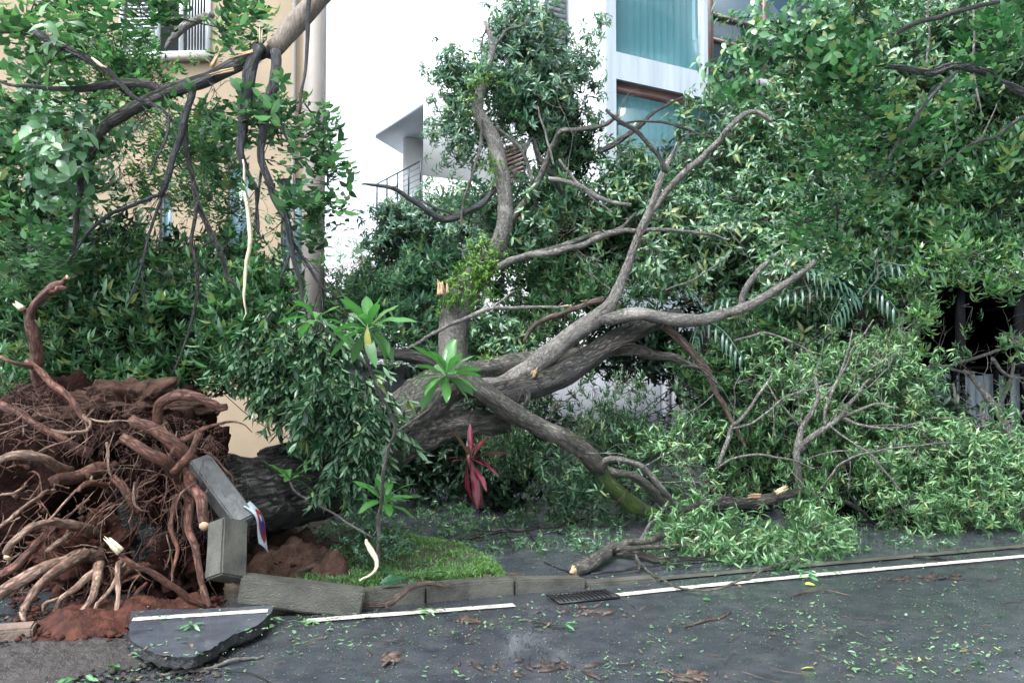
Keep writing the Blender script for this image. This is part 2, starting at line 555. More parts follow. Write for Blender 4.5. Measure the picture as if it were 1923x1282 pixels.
def crown(parent, blobs, kind, mat, twig_mat, singles=60, thick=1.0, name="foliage"):
    S = dict(pos=[], dir=[], scale=[], A=[], B=[], A2=[], B2=[])
    for b in blobs: blob(b, S)
    foliage(parent, np.vstack(S['pos']), np.vstack(S['dir']), np.concatenate(S['scale']), kind, mat, name, singles)
    mb = MB()
    A, B = np.vstack(S['A']), np.vstack(S['B'])
    prisms(mb, A, B, np.full(len(A), 0.0042) * thick, np.full(len(A), 0.002) * thick)
    A, B = np.vstack(S['A2']), np.vstack(S['B2'])
    prisms(mb, A, B, np.full(len(A), 0.009) * thick, np.full(len(A), 0.005) * thick)
    if mb.n: tag(mb.build("twigs", twig_mat, parent), kind="stuff")


def branch(parent, path, mat, name="branch", sides=None, rough=0.13, wobble=0.02, label=None, step=None, ridge=0.0):
    pts, rad = pxpath(path)
    k_ = {"fallen_tree": 0.82, "broken_bough": 0.74, "standing_tree": 0.85}.get(parent.name.split(".")[0], 1.0)
    if name == "root": k_ = 0.80
    if name == "trunk": k_ = max(k_, 0.92)
    rad = [r * k_ for r in rad]
    R = max(rad)
    mb = MB()
    sides = sides or (7 if R < 0.025 else 12 if R < 0.07 else 22)
    q = tube(mb, pts, rad, sides, step or max(0.035, R * 0.8), rough, wobble if R < 0.12 else 0.0, ridge=ridge)
    o = mb.build(name, mat, parent, True)
    if label: o['label'] = label
    return o, q


def grow(mb, p, d, L, r, depth, droop=0.0, spread=0.6, tips=None):
    """recursive bare twigs"""
    p = np.array(p, float); d = np.array(d, float); d /= np.linalg.norm(d)
    pts = [p.copy()]; n = 4
    for i in range(n):
        d = d + rng.normal(size=3) * 0.16 + np.array((0, 0, -droop)); d /= np.linalg.norm(d)
        p = p + d * L / n; p[2] = max(p[2], 0.02)
        pts.append(p.copy())
    tube(mb, pts, np.linspace(r, r * 0.55, n + 1), 4 if r < 0.006 else 6, max(0.05, L / 8), 0.05, 0.0, cap=False)
    if depth > 0:
        for k in range(random.choice((2, 3))):
            dd = d + rng.normal(size=3) * spread
            q = pts[random.randint(2, n)]
            grow(mb, q, dd, L * random.uniform(0.55, 0.85), r * 0.58, depth - 1, droop, spread, tips)
    elif tips is not None:
        tips.append((p, d))


def splinter(parent, tip_uvY, dir3, r, mat, name="broken_end", n=7, L=0.08):
    mb = MB(); c = P(*tip_uvY); d = np.array(dir3, float); d /= np.linalg.norm(d)
    for i in range(n):
        o = rng.normal(size=3) * r * 0.45; o -= d * np.dot(o, d)
        l = L * random.uniform(0.4, 1.2)
        tube(mb, [c + o - d * 0.02, c + o + d * l * 0.5, c + o * 1.2 + d * l], [r * 0.42, r * 0.3, 0.001], 5, 0.03, 0.2, cap=True)
    return mb.build(name, mat, parent)

# ================================================================== THE GROUND
TH = math.atan(0.36)
RD = np.array((math.cos(TH), math.sin(TH), 0.0))      # along the road
RN = np.array((-math.sin(TH), math.cos(TH), 0.0))     # across it, away from the camera


def onroad(x, off, z=0.0):
    """point on the kerb line Y = 6.40 + 0.36 X at this X, shifted across by off"""
    return np.array((x, 6.40 + 0.36 * x, z)) + RN * off


def asphalt(name, dark=1.0, wet=0.5):
    m, n, l, b = mat_new(name)
    geo = n.new("ShaderNodeNewGeometry")
    v = geo.outputs["Position"]
    fine = tex_noise(n, l, v, 130, 3, 0.7)
    mid = tex_noise(n, l, v, 5.5, 6, 0.65)
    big = tex_noise(n, l, v, 1.1, 5, 0.6, 0.4)
    r = ramp(n, [(0.3, tuple(c * dark for c in (0.008, 0.009, 0.012))), (0.80, tuple(c * dark for c in (0.074, 0.081, 0.097)))])
    ad = n.new("ShaderNodeMath"); ad.operation = 'MULTIPLY_ADD'; ad.inputs[1].default_value = 0.5
    l.new(fine.outputs[0], ad.inputs[0])
    h2 = n.new("ShaderNodeMath"); h2.operation = 'MULTIPLY'; h2.inputs[1].default_value = 0.5
    l.new(mid.outputs[0], h2.inputs[0]); l.new(h2.outputs[0], ad.inputs[2])
    l.new(ad.outputs[0], r.inputs[0])
    # muddy wash
    mud = n.new("ShaderNodeMix"); mud.data_type = 'RGBA'
    mr = ramp(n, [(0.5, (0, 0, 0)), (0.75, (0.35, 0.35, 0.35))]); l.new(mid.outputs[0], mr.inputs[0])
    l.new(mr.outputs[0], mud.inputs[0]); l.new(r.outputs[0], mud.inputs[6]); mud.inputs[7].default_value = (0.075, 0.06, 0.05, 1)
    l.new(mud.outputs[2], b.inputs["Base Color"])
    rr = ramp(n, [(0.42, (0.03, 0.03, 0.03)), (0.55, (0.13, 0.13, 0.13)), (0.72, (0.32, 0.32, 0.32))])
    l.new(big.outputs[0], rr.inputs[0]); l.new(rr.outputs[0], b.inputs["Roughness"])
    bs = ramp(n, [(0.40, (0.03, 0.03, 0.03)), (0.6, (0.5, 0.5, 0.5))]); l.new(big.outputs[0], bs.inputs[0])
    bp = n.new("ShaderNodeBump"); bp.inputs["Distance"].default_value = 0.006
    l.new(bs.outputs[0], bp.inputs["Strength"]); l.new(fine.outputs[0], bp.inputs["Height"])
    l.new(bp.outputs[0], b.inputs["Normal"])
    return m


m_road = asphalt("wet_asphalt")
m_lane = asphalt("side_asphalt", 1.15)
m_slab = asphalt("slab_asphalt", 1.6)
m_line = simple("road_paint", (0.46, 0.43, 0.37), 0.4, var=0.4, scale=9, bump=0.3, lo=0.3, hi=0.6)
_n, _l = m_line.node_tree.nodes, m_line.node_tree.links
_b = _n["Principled BSDF"]; _src = _b.inputs["Base Color"].links[0].from_socket
_g = _n.new("ShaderNodeNewGeometry"); _t = tex_noise(_n, _l, _g.outputs["Position"], 38, 6, 0.75)
_r = ramp(_n, [(0.54, (0, 0, 0)), (0.60, (1, 1, 1))]); _l.new(_t.outputs[0], _r.inputs[0])
_m = _n.new("ShaderNodeMix"); _m.data_type = 'RGBA'; _l.new(_r.outputs[0], _m.inputs[0]); _l.new(_src, _m.inputs[6]); _m.inputs[7].default_value = (0.06, 0.055, 0.05, 1)
_l.new(_m.outputs[2], _b.inputs["Base Color"])
m_kerb = simple("kerb_concrete", (0.078, 0.074, 0.060), 0.45, var=0.5, scale=5, bump=0.6, bscale=90)
m_soil = simple("soil_brown", (0.055, 0.030, 0.022), 0.9, var=0.6, scale=9, bump=1.0, bscale=55, spec=0.15)
m_redsoil = simple("soil_red", (0.060, 0.020, 0.013), 0.8, var=0.7, scale=8, bump=1.0, bscale=50, spec=0.2)
m_voidsoil = simple("soil_void_shade", (0.012, 0.005, 0.0038), 0.95, var=0.7, scale=8, bump=1.0, bscale=40, spec=0.06)  # shade of the root voids put into a near-black soil colour
m_gravel = simple("gravel_dark", (0.036, 0.029, 0.026), 0.55, var=0.6, scale=20, bump=1.0, bscale=70)
m_turf = simple("turf_soil", (0.04, 0.034, 0.022), 0.8, var=0.5, scale=9, bump=0.8)
m_iron = simple("iron_wet", (0.03, 0.03, 0.032), 0.35, metal=0.6, var=0.3, bump=0.3)
m_black = simple("black_and_shaft_shade", (0.008, 0.008, 0.008), 0.8)

mb = MB(); mb.box((-400, -300, -0.5), (800, 0, 0), (0, 800, 0), (0, 0, 0.49))
tag(mb.build("ground", simple("ground_earth", (0.06, 0.06, 0.05), 0.8, var=0.4, scale=0.5)), kind="structure")


def sheet(name, corners, z, mat, nx=1, ny=1, kind="structure", amp=0.0, nscale=2.0):
    a, b, c, d = [np.array(q, float) for q in corners]
    V = []; 
    for j in range(ny + 1):
        for i in range(nx + 1):
            s, t = i / nx, j / ny
            p = a * (1 - s) * (1 - t) + b * s * (1 - t) + c * s * t + d * (1 - s) * t
            V.append((p[0], p[1], z + (amp * mnoise.noise(Vector((p[0] * nscale, p[1] * nscale, z * 9))) if amp else 0)))
    f = [(j * (nx + 1) + i, j * (nx + 1) + i + 1, (j + 1) * (nx + 1) + i + 1, (j + 1) * (nx + 1) + i) for j in range(ny) for i in range(nx)]
    o = link(name, mesh_np(name, V, [np.array(f)], bool(amp)), mat)
    if kind: tag(o, kind=kind)
    return o


sheet("road", [onroad(-40, -9)[:2], onroad(60, -9)[:2], onroad(60, 0.0)[:2], onroad(-40, 0.0)[:2]], 0.0, m_road, 120, 16, amp=0.006, nscale=1.2)
# side lane (driveway apron) behind the kerb
sheet("side_lane", [onroad(-40, 0.02)[:2], onroad(60, 0.02)[:2], onroad(60, 9)[:2], onroad(-40, 9)[:2]], 0.004, m_lane, 120, 16, amp=0.004, nscale=1.2)


def stripe(name, pts, w, z, mat, kind="structure"):
    q = catmull(np.array(pts, float), 0.15); V = []
    T = np.gradient(q, axis=0); T /= np.linalg.norm(T, axis=1)[:, None]
    for i, (p, t) in enumerate(zip(q, T)):
        nn = np.array((-t[1], t[0], 0)); e = 0.006 * mnoise.noise(Vector((i * 0.9, 3, 1)))
        for s in (-1, 1):
            V.append(p + nn * s * (w / 2 + e) + np.array((0, 0, z)))
    n = len(q)
    f = np.array([(2 * i, 2 * i + 2, 2 * i + 3, 2 * i + 1) for i in range(n - 1)])
    f = f[:, ::-1]
    o = link(name, mesh_np(name, V, [f]), mat)
    if kind: tag(o, kind=kind)
    return o


stripe("road_marking", [G(575, 1168), G(700, 1158), G(850, 1147), G(966, 1138)], 0.085, 0.012, m_line)
stripe("road_marking", [G(1160, 1119), G(1350, 1099), G(1600, 1075), G(1923, 1046), G(2300, 1013)], 0.085, 0.012, m_line)
# flush drain channel line beyond the kerb
stripe("gutter", [onroad(0.75, 0.06), onroad(2.5, 0.06), onroad(5, 0.06), onroad(9, 0.06)], 0.10, 0.010, simple("channel_concrete", (0.075, 0.07, 0.062), 0.3, var=0.4, scale=4))

# ---- kerb stones still in place
def obox(name, c, ux, L, D, H, mat, tilt=0.0, roll=0.0, bevel=0.012, uz=None):
    """bevelled stone: centre c, long axis ux (3d), D across, H high"""
    ux = np.array(ux, float); ux /= np.linalg.norm(ux)
    up = np.array((0, 0, 1.0)) if uz is None else np.array(uz, float)
    uy = np.cross(up, ux); uy /= np.linalg.norm(uy); up = np.cross(ux, uy)
    cr, sr = math.cos(roll), math.sin(roll)
    uy, up = uy * cr + up * sr, up * cr - uy * sr
    import bmesh
    bm = bmesh.new(); bmesh.ops.create_cube(bm, size=1)
    for v in bm.verts: v.co = Vector((v.co.x * L, v.co.y * D, v.co.z * H))
    bmesh.ops.subdivide_edges(bm, edges=bm.edges[:], cuts=3, use_grid_fill=True)
    for v in bm.verts:
        k = mnoise.noise_vector(v.co * 6 + Vector((c[0], c[1], 0)))
        v.co += k * 0.006
    bmesh.ops.bevel(bm, geom=[e for e in bm.edges if e.calc_face_angle(0) > 0.9], offset=bevel, segments=2, affect='EDGES')
    me = bpy.data.meshes.new(name)
    for v in bm.verts:
        q = np.array(c) + ux * v.co.x + uy * v.co.y + up * v.co.z
        v.co = Vector(q)
    bm.to_mesh(me); bm.free()
    for p in me.polygons: p.use_smooth = False
    return link(name, me, mat)


def kerb(x0, x1, h, label, drop0=0.0, drop1=0.0):
    a, b = onroad(x0, 0.07), onroad(x1, 0.07)
    c = (a + b) / 2; c[2] = h / 2 - 0.05
    u = b - a; u[2] = drop1 - drop0
    o = obox("kerb_stone", c, u, np.linalg.norm(b - a) - 0.008, 0.14, h + 0.1, m_kerb)
    return tag(o, label, "kerb stone", "kerb stones along the road edge")


kerb(-1.03, -0.60, 0.115, "short kerb stone lying level between the tilted stone and the branch stub")
kerb(-0.595, 0.02, 0.115, "level concrete kerb stone in front of the right half of the grass patch")
kerb(0.025, 0.55, 0.09, "kerb stone beside the drain grate that dips towards the side lane", 0.0, -0.035)
kerb(0.555, 1.15, 0.03, "nearly flush kerb stone beyond the drain grate at the lane mouth", 0.0, -0.01)
# tilted long stone, left end lifted by the roots
a, b = P(452, 1103, 5.85), P(682, 1131, 5.98)
o = obox("kerb_stone", (a + b) / 2, b - a, np.linalg.norm(b - a), 0.15, 0.185, m_kerb)
tag(o, "long concrete kerb stone with its left end lifted towards the root plate", "kerb stone", "kerb stones along the road edge")
# upright uprooted block and leaning slab
a, b = P(424, 1082, 5.8), P(428, 985, 5.95)
o = obox("kerb_stone", (a + b) / 2, b - a, np.linalg.norm(b - a) + 0.04, 0.21, 0.17, m_kerb, uz=(0.75, -0.5, 0.1))
tag(o, "uprooted kerb block standing on end against the torn roots", "kerb stone")
a, b = P(372, 868, 6.35), P(458, 985, 6.15)
o = obox("kerb_stone", (a + b) / 2, b - a, np.linalg.norm(b - a), 0.16, 0.14, simple("slab_grey", (0.10, 0.10, 0.098), 0.5, var=0.5, scale=6, bump=0.5), uz=(0.55, -0.7, 0.45))
tag(o, "grey concrete slab leaning diagonally above the upright kerb block", "kerb stone")
o = obox("kerb_stone", P(6, 1196, 5.35), RD, 0.34, 0.16, 0.13, simple("kerb_pinkish", (0.17, 0.12, 0.095), 0.5, var=0.3, scale=6, bump=0.5))
tag(o, "kerb stone end at the left edge of the road beside the red soil", "kerb stone")

# ---- grass patch bounded by the kerb, raised
gp = [onroad(-1.5, 0.16), onroad(-1.0, 0.15), onroad(0.03, 0.15), G(935, 1062), G(880, 1040), G(800, 1026), G(700, 1000), G(560, 985), G(520, 1000)]
import bmesh
bm = bmesh.new()
vs = [bm.verts.new((p[0], p[1], 0.0)) for p in gp]
f = bm.faces.new(vs)
bmesh.ops.triangulate(bm, faces=[f])
bmesh.ops.subdivide_edges(bm, edges=bm.edges[:], cuts=14, use_grid_fill=True)
ctr = np.mean(gp, axis=0)
edge = [(np.array(gp[i]), np.array(gp[(i + 1) % len(gp)])) for i in range(len(gp))]
def edist(x, y):
    best = 9
    for a, b in edge:
        ab = (b - a)[:2]; t = max(0, min(1, np.dot(np.array((x, y)) - a[:2], ab) / (ab @ ab)))
        best = min(best, np.linalg.norm(np.array((x, y)) - a[:2] - ab * t))
    return best
def inside(x, y):
    c = False
    for a, b in edge:
        if (a[1] > y) != (b[1] > y) and x < (b[0] - a[0]) * (y - a[1]) / (b[1] - a[1]) + a[0]: c = not c
    return c
for v in bm.verts:
    e = edist(v.co.x, v.co.y)
    v.co.z = 0.02 + 0.075 * min(1, e / 0.12) + 0.02 * mnoise.noise(Vector((v.co.x * 5, v.co.y * 5, 0)))
me = bpy.data.meshes.new("lawn_bed"); bm.to_mesh(me); bm.free()
tag(link("lawn_bed", me, m_turf), kind="structure")
# grass blades: stuff
nb = 0; V = []; Fc = []; T = []
xs0, xs1 = min(p[0] for p in gp), max(p[0] for p in gp); ys0, ys1 = min(p[1] for p in gp), max(p[1] for p in gp)
while nb < 17000:
    x, y = random.uniform(xs0, xs1), random.uniform(ys0, ys1)
    if not inside(x, y): continue
    dens = mnoise.noise(Vector((x * 2.2, y * 2.2, 4)))
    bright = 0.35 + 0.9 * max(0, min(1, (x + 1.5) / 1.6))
    if dens + 0.6 * mnoise.noise(Vector((x * 8, y * 8, 1))) < 0.06 and random.random() < 0.9: continue
    if x < -1.25 and random.random() < 0.75: continue
    if x < -1.55: continue
    e = min(1, edist(x, y) / 0.12)
    z = 0.03 + 0.07 * e; h = random.uniform(0.012, 0.04) * (0.6 + 0.4 * e); a = random.uniform(0, 6.28); w = random.uniform(0.0025, 0.006)
    lx, ly = rng.normal(size=2) * 0.02
    cx, sx = math.cos(a) * w, math.sin(a) * w
    k = len(V)
    V += [(x - cx, y - sx, z), (x + cx, y + sx, z), (x + lx * 0.4 + cx * .7, y + ly * 0.4 + sx * .7, z + h * 0.65), (x + lx * 0.4 - cx * .7, y + ly * 0.4 - sx * .7, z + h * 0.65), (x + lx * 1.3, y + ly * 1.3, z + h)]
    Fc += [(k, k + 1, k + 2), (k, k + 2, k + 3), (k + 3, k + 2, k + 4)]
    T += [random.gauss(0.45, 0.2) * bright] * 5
    nb += 1
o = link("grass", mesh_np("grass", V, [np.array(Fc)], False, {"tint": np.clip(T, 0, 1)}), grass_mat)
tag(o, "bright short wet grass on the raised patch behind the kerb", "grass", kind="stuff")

# ---- drain grate
t = empty("drain_grate", onroad(0.42, -0.25), "cast iron drain grate set in the wet road beside the kerb", "drain grate")
c0 = onroad(0.42, -0.25)
mb = MB()
ang = TH
GL, GW = 0.44, 0.22
for s in (-1, 1):
    mb.cbox(c0 + RN * s * GW / 2 + np.array((0, 0, 0.012)), GL + 0.03, 0.022, 0.012, ang)
    mb.cbox(c0 + RD * s * GL / 2 + np.array((0, 0, 0.0125)), 0.022, GW, 0.012, ang)
mb.build("frame", m_iron, t)
mb = MB(); mb.cbox(c0 + np.array((0, 0, 0.008)), GL, GW, 0.002, ang); mb.build("shaft", m_black, t)  # flat black sheet: darkness of the shaft painted under the bars
for i in range(13):
    mb = MB(); mb.cbox(c0 + RD * (-GL / 2 + GL * (i + 0.7) / 13.4) + np.array((0, 0, 0.0145)), 0.014, GW - 0.02, 0.008, ang)
    mb.build("bar", m_iron, t)

# ---- lifted slab of broken asphalt with its piece of white line
SZ = 0.10
out = [(247, 1146), (330, 1143), (420, 1141), (514, 1137), (507, 1152), (490, 1168), (470, 1180), (440, 1190), (415, 1205), (392, 1219), (365, 1231), (335, 1234), (300, 1229), (270, 1217), (248, 1203), (240, 1186), (246, 1166)]
top = []
for i, (u, v) in enumerate(out):
    nx = out[(i + 1) % len(out)]
    for k in range(4):
        uu, vv = u + (nx[0] - u) * k / 4, v + (nx[1] - v) * k / 4
        p = G(uu + random.uniform(-2, 2), vv + random.uniform(-1.5, 1.5), SZ)
        top.append(p)
top = np.array(top); n = len(top); cen = top.mean(axis=0)
V = [*top]
for lv, (zz, ins) in enumerate(((0.072, 0.01), (0.045, -0.01), (0.02, 0.03))):
    for p in top:
        d = (cen - p); d /= np.linalg.norm(d)
        V.append(np.array((p[0], p[1], zz)) + d * (ins + random.uniform(-0.012, 0.012)) + np.array((0, 0, random.uniform(-0.008, 0.008))))
V.append(cen)
ft = [(n * 4, i, (i + 1) % n) for i in range(n)]
fs = [(lv * n + i, (lv + 1) * n + i, (lv + 1) * n + (i + 1) % n, lv * n + (i + 1) % n) for lv in range(3) for i in range(n)]
t = empty("broken_asphalt_slab", cen * (1, 1, 0), "jagged slab of asphalt broken off the road in front of the roots with a strip of white line", "asphalt slab")
link("slab_top", mesh_np("slab_top", V, [np.array(ft)[:, ::1]]), m_slab, t)
link("slab_edge", mesh_np("slab_edge", V, [np.array(fs)]), simple("slab_edge_dark", (0.02, 0.02, 0.022), 0.5, var=0.6, scale=30, bump=1, bscale=60), t)
a, b = G(249, 1163, SZ), G(503, 1146.5, SZ)
u = (b - a) / np.linalg.norm(b - a); nn = np.array((-u[1], u[0], 0))
V = [];
for i in range(21):
    p = a + (b - a) * i / 20
    for s in (-1, 1): V.append(p + nn * s * (0.04 + random.uniform(-.004, .004)) + np.array((0, 0, 0.004)))
link("painted_line", mesh_np("painted_line", V, [np.array([(2 * i, 2 * i + 2, 2 * i + 3, 2 * i + 1) for i in range(20)])]), m_line, t)

# ================================================================== BUILDINGS
m_white = simple("white_render", (0.85, 0.86, 0.87), 0.6, var=0.05, scale=1.5, bump=0.15, bscale=60)  # bright copy: stronger light on side face and far block painted in
m_white_shade = simple("white_render_shade", (0.45, 0.50, 0.54), 0.6, var=0.17, scale=1.2, bump=0.15, bscale=60, stretch=(3, 3, 0.3))  # darker copy: front-face shade painted into the white, with stain streaks
m_white2 = simple("white_panel", (0.62, 0.66, 0.68), 0.45, var=0.06, scale=2)
m_greywall = simple("grey_wall_paint", (0.40, 0.41, 0.45), 0.6, var=0.14, scale=1.6, bump=0.2, stretch=(1, 1, 0.5))
m_tan = simple("tan_render", (0.30, 0.225, 0.15), 0.8, var=0.20, scale=0.9, bump=0.1, bscale=30, lo=0.3, hi=0.7)
m_tan2 = simple("pale_render", (0.25, 0.215, 0.19), 0.7, var=0.10, scale=2.0, bump=0.2)
m_brown = simple("brown_frame", (0.10, 0.055, 0.045), 0.4, var=0.3, scale=6)
m_louvre = simple("louvre_grey", (0.07, 0.075, 0.085), 0.45, var=0.2)
m_frame = simple("white_frame", (0.66, 0.68, 0.70), 0.4, var=0.05)
m_soffit = simple("soffit", (0.42, 0.46, 0.52), 0.6, var=0.06)
m_shade_bars = simple("shade_black_and_bars", (0.008, 0.008, 0.009), 0.95, var=0.3, spec=0.05)  # near black: painted shade on the added shelter, own colour on fence bars
m_rail = simple("rail_steel", (0.06, 0.075, 0.10), 0.4, metal=0.4)
m_curtain = simple("curtain_cloth", (0.55, 0.68, 0.70), 0.8, var=0.12, scale=6, stretch=(8, 8, 0.3))
m_tile = simple("roof_tile", (0.20, 0.11, 0.10), 0.65, var=0.4, scale=7, bump=0.4)


def glass_mat(name, tint, mixf=0.45):
    m, n, l, b = mat_new(name)
    b.inputs["Base Color"].default_value = (*tint, 1); b.inputs["Roughness"].default_value = 0.04
    b.inputs["Specular IOR Level"].default_value = 1.0
    tr = n.new("ShaderNodeBsdfTransparent"); tr.inputs[0].default_value = (0.75, 0.9, 0.92, 1)
    ms = n.new("ShaderNodeMixShader"); ms.inputs[0].default_value = mixf
    l.new(tr.outputs[0], ms.inputs[1]); l.new(b.outputs[0], ms.inputs[2]); l.new(ms.outputs[0], n["Material Output"].inputs[0])
    return m


m_glass = glass_mat("teal_glass", (0.09, 0.20, 0.22), 0.35)
m_glass_dk = glass_mat("dark_glass", (0.05, 0.09, 0.12), 0.7)


class Face:
    """vertical facade plane: origin o, direction d (unit, horizontal); n points outwards (towards the viewer)"""
    def __init__(s, o, d):
        s.o = np.array((o[0], o[1], 0.0)); s.d = np.array((d[0], d[1], 0.0)); s.d /= np.linalg.norm(s.d)
        s.n = np.array((s.d[1], -s.d[0], 0.0))
        if np.dot(s.n, s.o - np.array((0, 0, 0))) > 0: s.n = -s.n

    def sz(s, u, v):
        """pixel -> (along, height) on the plane"""
        r = ray(u, v); t = np.dot(s.o, s.n) / np.dot(r, s.n)
        p = r * t + np.array((0, 0, 0))
        return np.dot(p - s.o, s.d), CZ + r[2] * t

    def at(s, a, z, out=0.0):
        return s.o + s.d * a + s.n * out + np.array((0, 0, z))

    def box(s, mb, a0, a1, z0, z1, o0, o1):
        """box from along a0..a1, heights z0..z1, outward offsets o0..o1"""
        return mb.box(s.at(a0, z0, o0), s.d * (a1 - a0), s.n * (o1 - o0), np.array((0, 0, z1 - z0)))


def wall_with_holes(mb, F_, a0, a1, z0, z1, holes, th=0.22):
    """wall slab on face F_ with rectangular openings (ha0,ha1,hz0,hz1)"""
    As = sorted({a0, a1, *[h[0] for h in holes], *[h[1] for h in holes]})
    Zs = sorted({z0, z1, *[h[2] for h in holes], *[h[3] for h in holes]})
    As = [a for a in As if a0 <= a <= a1]; Zs = [z for z in Zs if z0 <= z <= z1]
    V = []; Fq = []
    def q(p):
        k = len(V); V.extend(p); Fq.append((k, k + 1, k + 2, k + 3))
    for i in range(len(As) - 1):
        for j in range(len(Zs) - 1):
            ca, cz = (As[i] + As[i + 1]) / 2, (Zs[j] + Zs[j + 1]) / 2
            if any(h[0] < ca < h[1] and h[2] < cz < h[3] for h in holes): continue
            A, B, C, D = (As[i], Zs[j]), (As[i + 1], Zs[j]), (As[i + 1], Zs[j + 1]), (As[i], Zs[j + 1])
            q([F_.at(*A), F_.at(*B), F_.at(*C), F_.at(*D)])
            q([F_.at(*D, -th), F_.at(*C, -th), F_.at(*B, -th), F_.at(*A, -th)])
    for h in holes:   # reveals
        p = [(h[0], h[2]), (h[1], h[2]), (h[1], h[3]), (h[0], h[3])]
        for k in range(4):
            A, B = p[k], p[(k + 1) % 4]
            q([F_.at(*A), F_.at(*A, -th), F_.at(*B, -th), F_.at(*B)])
    p = [(a0, z0), (a1, z0), (a1, z1), (a0, z1)]
    for k in range(4):
        A, B = p[k], p[(k + 1) % 4]
        q([F_.at(*A), F_.at(*B), F_.at(*B, -th), F_.at(*A, -th)])
    mb.add(V, [np.array(Fq)])


def curtain(F_, a0, a1, z0, z1, out, mat, parent, amp=0.03, period=0.16):
    n = max(8, int((a1 - a0) / period * 6)); V = []
    for i in range(n + 1):
        a = a0 + (a1 - a0) * i / n
        o = out + amp * math.sin(a / period * 6.283) + 0.3 * amp * math.sin(a * 17)
        V += [F_.at(a, z0, o), F_.at(a, z1, o)]
    f = np.array([(2 * i, 2 * i + 2, 2 * i + 3, 2 * i + 1) for i in range(n)])
    return link("curtain", mesh_np("curtain", V, [f], True), mat, parent)


def bars(F_, parent, a0, a1, z0, z1, w, o0, o1, mat, name="frame", mull=(), trans=()):
    mb = MB()
    F_.box(mb, a0, a0 + w, z0, z1, o0, o1); F_.box(mb, a1 - w, a1, z0, z1, o0, o1)
    F_.box(mb, a0 + w, a1 - w, z0, z0 + w, o0, o1); F_.box(mb, a0 + w, a1 - w, z1 - w, z1, o0, o1)
    for m_ in mull: F_.box(mb, m_ - w / 2, m_ + w / 2, z0 + w, z1 - w, o0 + 0.003, o1 - 0.003)
    for z_ in trans: F_.box(mb, a0 + w, a1 - w, z_ - w / 3, z_ + w / 3, o0 + 0.006, o1 - 0.006)
    return mb.build(name, mat, parent)


# ---- the white modern building
dR = np.array((0.8545, 0.5195, 0)); dL = np.array((-0.5195, 0.8545, 0))
C0 = np.array(((1140 - 961.5) / F * 15, 15.0, 0))
FR = Face(C0, dR); FL = Face(C0, dL)
t = empty("white_building", C0, "modern white rendered building with large curtained windows above the fallen tree", "building")
w1a0, w1z = FR.sz(1157, 97); w1a1, _ = FR.sz(1322, 110)
w2a0, w2z = FR.sz(1157, 148); w2a1 = FR.sz(1330, 200)[0]
TOP = 9.4
w1 = (w1a0, w1a1, w1z, w1z + 2.6)
w2 = (w1a0, w2a1 + 0.5, w2z - 2.5, w2z)
b3 = (FR.sz(1328, 50)[0] + 0.02, FR.sz(1328, 50)[0] + 3.6, w1z - 0.45, w1z + 2.6)     # brown framed bay
dk = (w2a1 + 0.9, w2a1 + 4.6, w2z - 2.5, w2z + 0.05)                                   # deep shaded recess
w4 = (w1a0, w2a1, 0.9, 2.0)
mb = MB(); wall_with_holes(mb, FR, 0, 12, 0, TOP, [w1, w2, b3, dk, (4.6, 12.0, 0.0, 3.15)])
mb.build("wall", m_white_shade, t)
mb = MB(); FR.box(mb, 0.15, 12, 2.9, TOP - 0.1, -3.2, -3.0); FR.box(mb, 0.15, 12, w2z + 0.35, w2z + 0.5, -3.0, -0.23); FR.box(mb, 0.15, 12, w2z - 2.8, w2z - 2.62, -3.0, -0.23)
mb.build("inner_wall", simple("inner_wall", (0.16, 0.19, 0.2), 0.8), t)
for w_ in (w1, w2):
    wd = empty("window", (0, 0, 0)); wd.parent = t; wd.location = -Vector([float(c) for c in C0])
    bars(FR, wd, w_[0], w_[1], w_[2], w_[3], 0.035, -0.14, -0.09, m_brown if w_ is w2 else m_frame)
    mb = MB(); FR.box(mb, w_[0] + .03, w_[1] - .03, w_[2] + .03, w_[3] - .03, -0.122, -0.112); mb.build("pane", m_glass, wd)
    curtain(FR, w_[0] + 0.02, w_[1] - 0.02, w_[2] + 0.01, w_[3] - 0.02, -0.32, m_curtain, wd)
    if w_ is w2:
        mb = MB(); FR.box(mb, w_[0] + .036, w_[1] - .036, w_[3] - 0.20, w_[3] - 0.036, -0.139, -0.105); mb.build("frame", m_brown, wd)
wd = empty("window", (0, 0, 0)); wd.parent = t; wd.location = -Vector([float(c) for c in C0])
m1 = b3[0] + (b3[1] - b3[0]) * 0.42
bars(FR, wd, b3[0], b3[1], b3[2], b3[3], 0.09, -0.12, 0.05, m_brown, mull=(m1,), trans=[b3[2] + 0.62, b3[2] + 1.12, b3[2] + 1.6])
mb = MB(); FR.box(mb, b3[0] + .06, b3[1] - .06, b3[2] + .06, b3[3] - .06, -0.075, -0.065); mb.build("pane", m_glass_dk, wd)
curtain(FR, b3[0] + 0.3, b3[1] - 0.05, b3[2] + 0.05, b3[3] - 0.05, -0.3, simple("curtain_grey", (0.22, 0.27, 0.3), 0.8, var=0.15), wd)
mb = MB(); FR.box(mb, dk[0] - 0.6, dk[1] + 1.2, dk[3] + 0.003, dk[3] + 0.16, -0.02, 0.9); mb.build("canopy", simple("canopy_grey", (0.16, 0.16, 0.17), 0.6), t)
